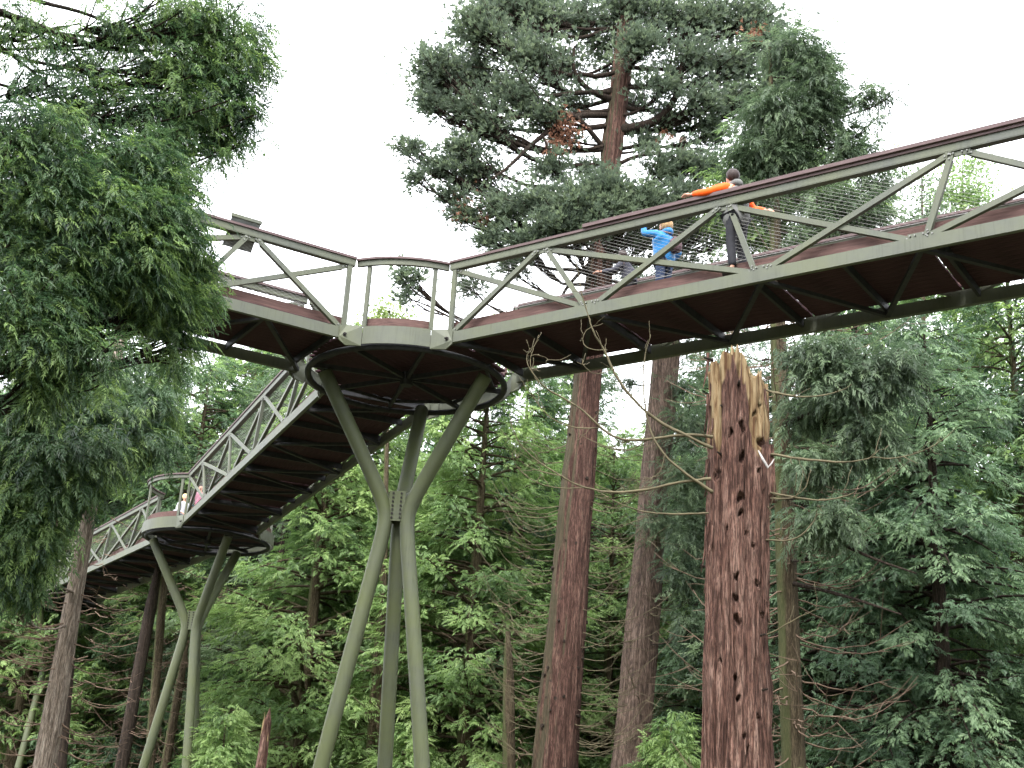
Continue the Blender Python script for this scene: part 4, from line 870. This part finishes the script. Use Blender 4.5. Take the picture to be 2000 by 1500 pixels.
stem(296, 1180, 236, 46, 0.42, B_DARK, 'dark bare trunk left of the second forked support')
stem(318, 1160, 292, 48, 0.34, B_TAN, 'tan bare trunk just right of the dark one, behind the second support')
stem(352, 1330, 322, 50, 0.36, B_TAN, 'tan bare trunk showing between the legs of the second support')
stem(140, 1250, 120, 40, 0.3, B_DARK, 'black trunk right behind the pale leaning trunk')
stem(1912, 1200, 1928, 44, 0.52, B_DARK, 'dark red brown trunk at the lower right')
stem(1750, 1160, 1768, 50, 0.42, B_TAN, 'tan trunk left of the dark red brown one at the lower right')
stem(735, 1300, 722, 44, 0.32, B_TAN, 'slim trunk between the left and middle legs of the tall support')
stem(993, 1330, 995, 40, 0.40, B_TAN, 'short pale olive trunk left of the sequoia foot')
stem(1632, 1150, 1640, 48, 0.26, B_PALE, 'thin pale trunk in the dark wood at the right')
# jagged red stump
def stump():
    p = at(510, 1500, 34); q = at(515, 1382, 34); root = empty('jagged_stump', (p[0], p[1], 0)); tag(root, 'narrow jagged red stump left of the tall support', 'stump')
    link('trunk', trunk_mesh([(0, 0, -0.2), (0.0, 0, p[2]), (0.02, 0, q[2] - 0.35), (0.06, 0, q[2])], [0.26, 0.15, 0.11, 0.015], 20, 50, 0.03, 8, 77), root, B_SNAG)
    for k in range(5):
        m = MB(); a = rng.uniform(0, 6.28); z = q[2] - rng.uniform(0.4, 0.9); m.tube([(0.09 * math.cos(a), 0.09 * math.sin(a), z), (0.1 * math.cos(a), 0.1 * math.sin(a), z + rng.uniform(0.2, 0.45))], [0.03, 0.003], 5); m.build('splinter', WOODY, root)
stump()
# light birch like tops against the sky
def airy(px, py, d, hw, hh, n, label, mat, group=None):
    p = at(px, 1400, d); t = at(px, py - hh, d)
    mass_tree('birch_tree', label, [(p[0], p[1], -0.2), ((p[0] + t[0]) / 2, (p[1] + t[1]) / 2, t[2] / 2), tuple(t)], [0.2, 0.13, 0.02],
              [(px + hw * a, py + hh * b, d, hw * 0.42, hh * 0.36, n // 6) for a, b in ((0, -0.6), (-0.5, 0), (0.45, 0.05), (0, 0.35), (-0.6, 0.75), (0.6, 0.7))], mat, LEAF, 0.55, B_TAN, 1.0, int(px), limb_r=0.012, hang=0.2)
airy(762, 625, 44, 34, 34, 260, 'pale yellow green treetop seen through the platform railing', L_YEL)
airy(1880, 375, 46, 66, 60, 560, 'light green airy treetop behind the right end of the span', L_BRI)
airy(1800, 420, 40, 26, 90, 240, 'dark thin treetop just left of the airy light green one', L_DARK)
# far wood, one mass
def far_wood():
    r = np.random.default_rng(90); P, F, S, T = [], [], [], []; tm = MB()
    for k in range(120):
        d = r.uniform(72, 105); a = r.uniform(-0.5, 0.46); b = np.array([math.sin(a) * d, math.cos(a) * d, 0]); H = r.uniform(0.24, 0.33) * d; R_ = r.uniform(2.6, 4)
        n = 190; u = r.random(n) ** 0.8; z = 2 + (H - 2) * u; rad = R_ * (1 - u) ** 0.7 * r.uniform(0.6, 1.05, n) + 0.3; az = r.uniform(math.pi * 0.9, math.pi * 2.1, n)
        o = np.stack([np.cos(az), np.sin(az), 0 * az], 1); P.append(b + o * rad[:, None] + np.array([0, 0, 1.0]) * z[:, None]); F.append(o + r.normal(0, 0.3, (n, 3)) + [0, 0, -0.5]); S.append(r.uniform(1.7, 3.0, n)); T.append(np.clip(r.uniform(0.1, 0.8) + r.normal(0, 0.15, n), 0, 1))
        tm.tube([b, b + [0, 0, H]], [0.3, 0.05], 6)
    o = link('far_wood', foliage_mesh('far_wood', np.vstack(P), np.vstack(F), np.concatenate(S), np.concatenate(T), [frond(3, 0.3, 0.55, 0.3, 0.2, seed=95)], None, r), None, L_BLU); tag(o, 'distant mass of conifers closing the view behind all trees', 'wood', kind='stuff')
    tm.build('trunks', B_DARK, o)['kind'] = 'stuff'
far_wood()

# ================================================================== PEOPLE
SKIN = simple('skin', (0.46, 0.26, 0.19), 0.5, 0.1)
def cloth(name, c, r=0.75): return simple(name, c, r, 0.18, 9, (1, 1, 1), 0.5)
C_BLUE = cloth('bright_blue_raincoat', (0.02, 0.15, 0.36), 0.45); C_ORG = cloth('orange_jacket', (0.85, 0.10, 0.01), 0.5); C_GRY = cloth('grey_coat', (0.12, 0.12, 0.115))
C_BLK = cloth('black_trousers', (0.02, 0.02, 0.024)); C_JEAN = cloth('dark_blue_trousers', (0.03, 0.045, 0.09)); C_WHT = cloth('white_shirt', (0.40, 0.40, 0.43)); C_DGR = cloth('dark_grey_jacket', (0.05, 0.05, 0.065))
C_BAG = cloth('brown_purple_rucksack', (0.10, 0.06, 0.07)); C_SHOE = simple('shoe_leather', (0.04, 0.03, 0.03), 0.5); C_PNK = cloth('pink_top', (0.30, 0.13, 0.18))
H_BLD = simple('blond_hair', (0.36, 0.235, 0.12), 0.6, 0.35, 40, (1, 1, 0.3), 0.8); H_DRK = simple('dark_brown_hair', (0.03, 0.02, 0.018), 0.5, 0.3, 40, (1, 1, 0.3), 0.6); H_GRY = simple('light_hair', (0.60, 0.50, 0.25), 0.6, 0.3, 40)
def skinned(name, chains, mat, parent, sub=2):
    """chains: list of [(x,y,z,r), ...]; a point repeated in two chains joins them; one continuous surface"""
    V, R_, E, idx = [], [], [], {}
    for ch in chains:
        prev = None
        for (x, y, z, r) in ch:
            k = (round(x, 4), round(y, 4), round(z, 4))
            if k not in idx: idx[k] = len(V); V.append(k); R_.append(r)
            i = idx[k]
            if prev is not None and prev != i: E.append((prev, i))
            prev = i
    me = bpy.data.meshes.new(name); me.from_pydata(V, E, []); o = bpy.data.objects.new(name, me); COL.objects.link(o)
    sk = o.modifiers.new('skin', 'SKIN'); sk.use_smooth_shade = True; lay = me.skin_vertices[0] if me.skin_vertices else None
    if lay is None:
        return o
    for i, r in enumerate(R_):
        rr = r if isinstance(r, tuple) else (r, r); lay.data[i].radius = rr; lay.data[i].use_root = (i == 0)
    ss = o.modifiers.new('sub', 'SUBSURF'); ss.levels = sub; ss.render_levels = sub
    dg = bpy.context.evaluated_depsgraph_get(); ev = o.evaluated_get(dg); m2 = bpy.data.meshes.new_from_object(ev); bpy.data.objects.remove(o)
    m2.name = name; m2.materials.clear(); m2.materials.append(mat)
    for p in m2.polygons: p.use_smooth = True
    return link(name, m2, parent)
def ellip(mb, c, r, cut=None, k=16, n=10, rot=None):
    th = np.linspace(0, 2 * math.pi, k, endpoint=False); ph = np.linspace(-math.pi / 2, math.pi / 2, n)
    V = np.array([[math.cos(p) * math.cos(t), math.cos(p) * math.sin(t), math.sin(p)] for p in ph for t in th])
    jit = 1 + 0.05 * np.sin(V[:, 0] * 17 + V[:, 1] * 11) * np.cos(V[:, 2] * 9)
    V = V * np.array(r) * jit[:, None]
    if cut is not None: V[:, 0] = np.minimum(V[:, 0], cut + 0.25 * (V[:, 2]))
    i = np.arange(n - 1)[:, None] * k; j = np.arange(k)[None]; j2 = (j + 1) % k
    mb.add(V + np.array(c), np.stack([i + j, i + j2, i + k + j2, i + k + j], -1).reshape(-1, 4))
def hand(parent, w, d, mat, k=1.0, curl=0.5):
    """five fingered hand at wrist w pointing along d"""
    w = np.array(w); d = norm(np.array(d, float)); s_ = norm(np.cross(d, [0.1, 0.2, 1.0])); u = np.cross(s_, d); ch = []
    palm = w + d * 0.075 * k; ch.append([(*w, 0.024 * k), (*(w + d * 0.045 * k), 0.032 * k), (*palm, 0.034 * k)])
    for q, (off, L) in enumerate(((-0.03, 0.065), (-0.01, 0.075), (0.01, 0.072), (0.03, 0.055))):
        b = palm + s_ * off * k + d * 0.015 * k; m1 = b + d * L * 0.5 * k - u * curl * 0.02 * k; e = m1 + d * L * 0.4 * k - u * curl * 0.045 * k
        ch.append([(*palm, 0.034 * k), (*b, 0.011 * k), (*m1, 0.0095 * k), (*e, 0.008 * k)])
    b = w + d * 0.035 * k - s_ * 0.03 * k; ch.append([(*(w + d * 0.045 * k), 0.032 * k), (*b, 0.014 * k), (*(b - s_ * 0.025 * k + d * 0.03 * k), 0.011 * k), (*(b - s_ * 0.028 * k + d * 0.058 * k), 0.009 * k)])
    return skinned('hand', ch, mat, parent, 1)
def person(pos, heading, H, label, top, legs, hair, lhand, rhand, lean=0.0, hood=None, yoke=None, bag=None, skirt=0.0, headturn=0.0, long_hair=False, elbow_out=0.1):
    """figure facing +x; hands are world points or local offsets (local when given as tuple)"""
    root = empty('person', tuple(pos), heading); k = H / 1.75; tag(root, label, 'person')
    inv = Matrix.Rotation(-heading, 3, 'Z')
    L = lambda x, y, z: (x * k + lean * max(0, z - 0.95) * k, y * k, z * k)
    P = lambda x, y, z, r: (*L(x, y, z), r * k)
    def tolocal(h): return np.array(L(*h)) if isinstance(h, tuple) else np.array(inv @ Vector(np.array(h) - np.array(pos)))
    hands = {1: tolocal(lhand), -1: tolocal(rhand)}
    pel, bel, che, uch, nek, chin, hed, crn = P(0, 0, .94, .13), P(.01, 0, 1.08, .12), P(0, 0, 1.26, .14), P(0, 0, 1.38, .12), P(0.0, 0, 1.49, .052), P(.03, 0, 1.555, .06), P(.02, 0, 1.635, .082), P(.01, 0, 1.70, .06)
    body = [[pel, bel, che, uch, nek, chin, hed, crn], [hed, P(.115, 0, 1.61, .014)], [hed, P(0.0, .088, 1.62, .014)], [hed, P(0.0, -.088, 1.62, .014)]]
    arms = []
    for s_ in (1, -1):
        sh = np.array(L(0, .185 * s_, 1.40)); w = hands[s_]; v = w - sh; l = np.linalg.norm(v); amax = 0.54 * k
        if l > amax: w = sh + v / l * amax; l = amax; hands[s_] = w
        bend = math.sqrt(max(0, (0.285 * k) ** 2 - (l / 2) ** 2)); ax = norm(np.array([-0.25, elbow_out * s_ * 4, -1.0])); ax = norm(ax - v / (l + 1e-6) * (ax @ v) / (l + 1e-6)); el = sh + v * 0.5 + ax * bend
        arms.append([(*sh, .058 * k), (*(sh * 0.5 + el * 0.5), .05 * k), (*el, .04 * k), (*(el * 0.5 + w * 0.5), .036 * k), (*w, .026 * k)])
        body.append([uch, arms[-1][0]]); body.append(arms[-1])
        hip, kn, an, toe = P(0, .09 * s_, .88, .085), P(.02, .10 * s_, .48, .055), P(-.02, .11 * s_, .09, .036), P(.11, .12 * s_, .045, .022)
        body += [[pel, hip, kn, an, toe]]
    skinned('body', body, SKIN, root)
    g = lambda p, a: (p[0], p[1], p[2], p[3] + a * k)
    bk = 0.05 if skirt > 0 else 0.0
    jk = [[g(P(0, 0, .90 - skirt, .15), .02 + skirt * .1 + bk), g(bel, .035 + bk), g(che, .03 + bk), g(uch, .028 + bk * .5), P(0, 0, 1.455, .085)]]
    for a in arms:
        sl = [g(p, .020) for p in a]; w_ = np.array(a[-1][:3]); e_ = np.array(a[-2][:3]); c_ = e_ + (w_ - e_) * 0.75; sl[-1] = (*c_, .04 * k)
        if yoke is None: jk.append([g(uch, .028), sl[0]]); jk.append(sl)
        else: skinned('sleeve', [[P(0, np.sign(a[0][1]) * .08, 1.40, .10), sl[0]], sl], yoke, root)
    skinned('jacket', jk, top, root)
    if yoke is not None:
        skinned('jacket_yoke', [[P(0, 0, 1.30, .175), g(uch, .045), P(0, 0, 1.47, .085)], [g(uch, .045), P(0, .14, 1.405, .085)], [g(uch, .045), P(0, -.14, 1.405, .085)]], yoke, root)
    tr = [[g(P(0, 0, .94, .13), .018), g(P(0, .09, .86, .085), .02), g(P(.02, .10, .48, .055), .022), P(-.02, .11, .10, .062)], [g(P(0, 0, .94, .13), .018), g(P(0, -.09, .86, .085), .02), g(P(.02, -.10, .48, .055), .022), P(-.02, -.11, .10, .062)]]
    skinned('trousers', tr, legs, root)
    for s_ in (1, -1): skinned('shoe', [[P(-.05, .11 * s_, .05, .048), P(.06, .115 * s_, .045, .046), P(.17, .12 * s_, .035, .036)]], C_SHOE, root)
    m = MB(); hc = np.array(L(-.012, 0, 1.655)); ellip(m, hc, (.115 * k, .104 * k, .115 * k), 0.055 * k)
    if long_hair: ellip(m, hc + [-.02 * k, 0, -.03 * k], (.125 * k, .125 * k, .125 * k), 0.065 * k)
    m.build('hair', hair, root, True)
    m = MB()
    for s_ in (1, -1): ellip(m, np.array(L(.098, .032 * s_, 1.64)), (.01 * k, .013 * k, .008 * k), None, 8, 6)
    m.build('eyes', HOLE, root, True); m = MB(); ellip(m, np.array(L(.092, 0, 1.565)), (.012 * k, .026 * k, .007 * k), None, 8, 6); m.build('mouth', simple('lips', (0.35, 0.12, 0.11)), root, True)
    if hood is not None: skinned('hood', [[P(-.02, .09, 1.47, .045), P(-.10, .05, 1.49, .06), P(-.12, 0, 1.49, .065), P(-.10, -.05, 1.49, .06), P(-.02, -.09, 1.47, .045), P(.06, -.07, 1.45, .03)], [P(-.02, .09, 1.47, .045), P(.06, .07, 1.45, .03)]], hood, root)
    if bag is not None:
        skinned('rucksack', [[P(-.22, 0, 1.02, .12), P(-.25, 0, 1.16, .135), P(-.22, 0, 1.33, .10)]], bag, root)
        for s_ in (1, -1):
            m = MB(); m.tube([L(-.2, .1 * s_, 1.38), L(-.02, .12 * s_, 1.47), L(.15, .11 * s_, 1.34), L(.12, .12 * s_, 1.15), L(-.12, .14 * s_, 1.05)], 0.018 * k, 6); m.build('strap', bag, root, True)
    for s_, a in ((1, arms[0]), (-1, arms[1])): hand(root, a[-1][:3], np.array(a[-1][:3]) - np.array(a[-2][:3]), SKIN, k)
    return root
A0 = np.array([-1.21, 20.95]); DR = np.array([math.cos(A_R), math.sin(A_R)]); NR = np.array([-DR[1], DR[0]]); DECK = 9.868
def onspan(s, off, z=DECK): p = A0 + DR * s + NR * off; return np.array([p[0], p[1], z])
person(onspan(3.78, 0.95), A_R + math.pi - 0.15, 1.67, 'person with blond hair in a bright blue raincoat, raising a hand', C_BLUE, C_JEAN, H_BLD,
       onspan(3.42, 0.86, 11.50), (0.12, -0.26, 1.0), hood=C_BLUE, bag=C_BAG, skirt=0.12, long_hair=True)
person(onspan(5.43, 0.24), A_R + math.pi - 0.35, 1.87, 'person in an orange jacket leaning on the rail, one arm stretched along it', C_GRY, C_BLK, H_DRK,
       onspan(4.74, 0.0, 11.33), (-0.22, -0.42, 1.12), lean=0.14, hood=C_GRY, yoke=C_ORG, skirt=0.2, elbow_out=0.3)
person(onspan(2.95, 1.35), A_R + math.pi + 0.2, 1.45, 'small person in a dark grey jacket half hidden behind the braces near the platform', C_DGR, C_BLK, H_DRK,
       onspan(2.50, 1.0, 10.85), (0.25, -0.2, 0.95), lean=0.35, hood=C_DGR)
def seen(px, py, d): p = at(px, py, d); return np.array([p[0], p[1], DECK])
person(seen(358, 985, 42.6), A_3 + math.pi + 0.4, 1.60, 'person in a white shirt with light yellow hair on the second platform', C_WHT, C_JEAN, H_GRY, (0.3, 0.15, 1.05), (0.28, -0.18, 1.0), lean=0.1)
person(seen(338, 990, 43.0), A_3 + math.pi + 1.2, 1.35, 'smaller bowed person in white beside the yellow haired one on the second platform', C_WHT, C_BLK, H_DRK, (0.3, 0.12, 0.95), (0.25, -0.2, 0.9), lean=0.45)
person(seen(388, 985, 40.6), A_3 + math.pi - 0.3, 1.50, 'person in a pink top just right of the second platform', C_PNK, C_JEAN, H_DRK, (0.1, 0.26, 0.9), (0.1, -0.26, 0.9))

# the wood goes on beside and behind the viewer
_sw = empty('surrounding_wood'); tag(_sw, kind='stuff')
for k, (a, d) in enumerate([(38, 30), (52, 26), (68, 22), (85, 24), (100, 20), (118, 23), (135, 19), (152, 22), (170, 18), (188, 21), (205, 19), (222, 23), (240, 20), (258, 22), (275, 19), (292, 23), (308, 26), (322, 30)]):
    key = ('cedar', 'blue', 'bright', 'dark')[k % 4]; crown, limbs, tr_, tw = KIND[key]
    for me_, nm in ((tr_, 'trunk'), (limbs, 'limbs'), (crown, 'crown')):
        o = link(nm, me_, _sw); o.location = (d * math.sin(Rd(a)), d * math.cos(Rd(a)), 0); o.rotation_euler = (0, 0, a); o.scale = (1.35, 1.35, 0.95); o['kind'] = 'stuff'
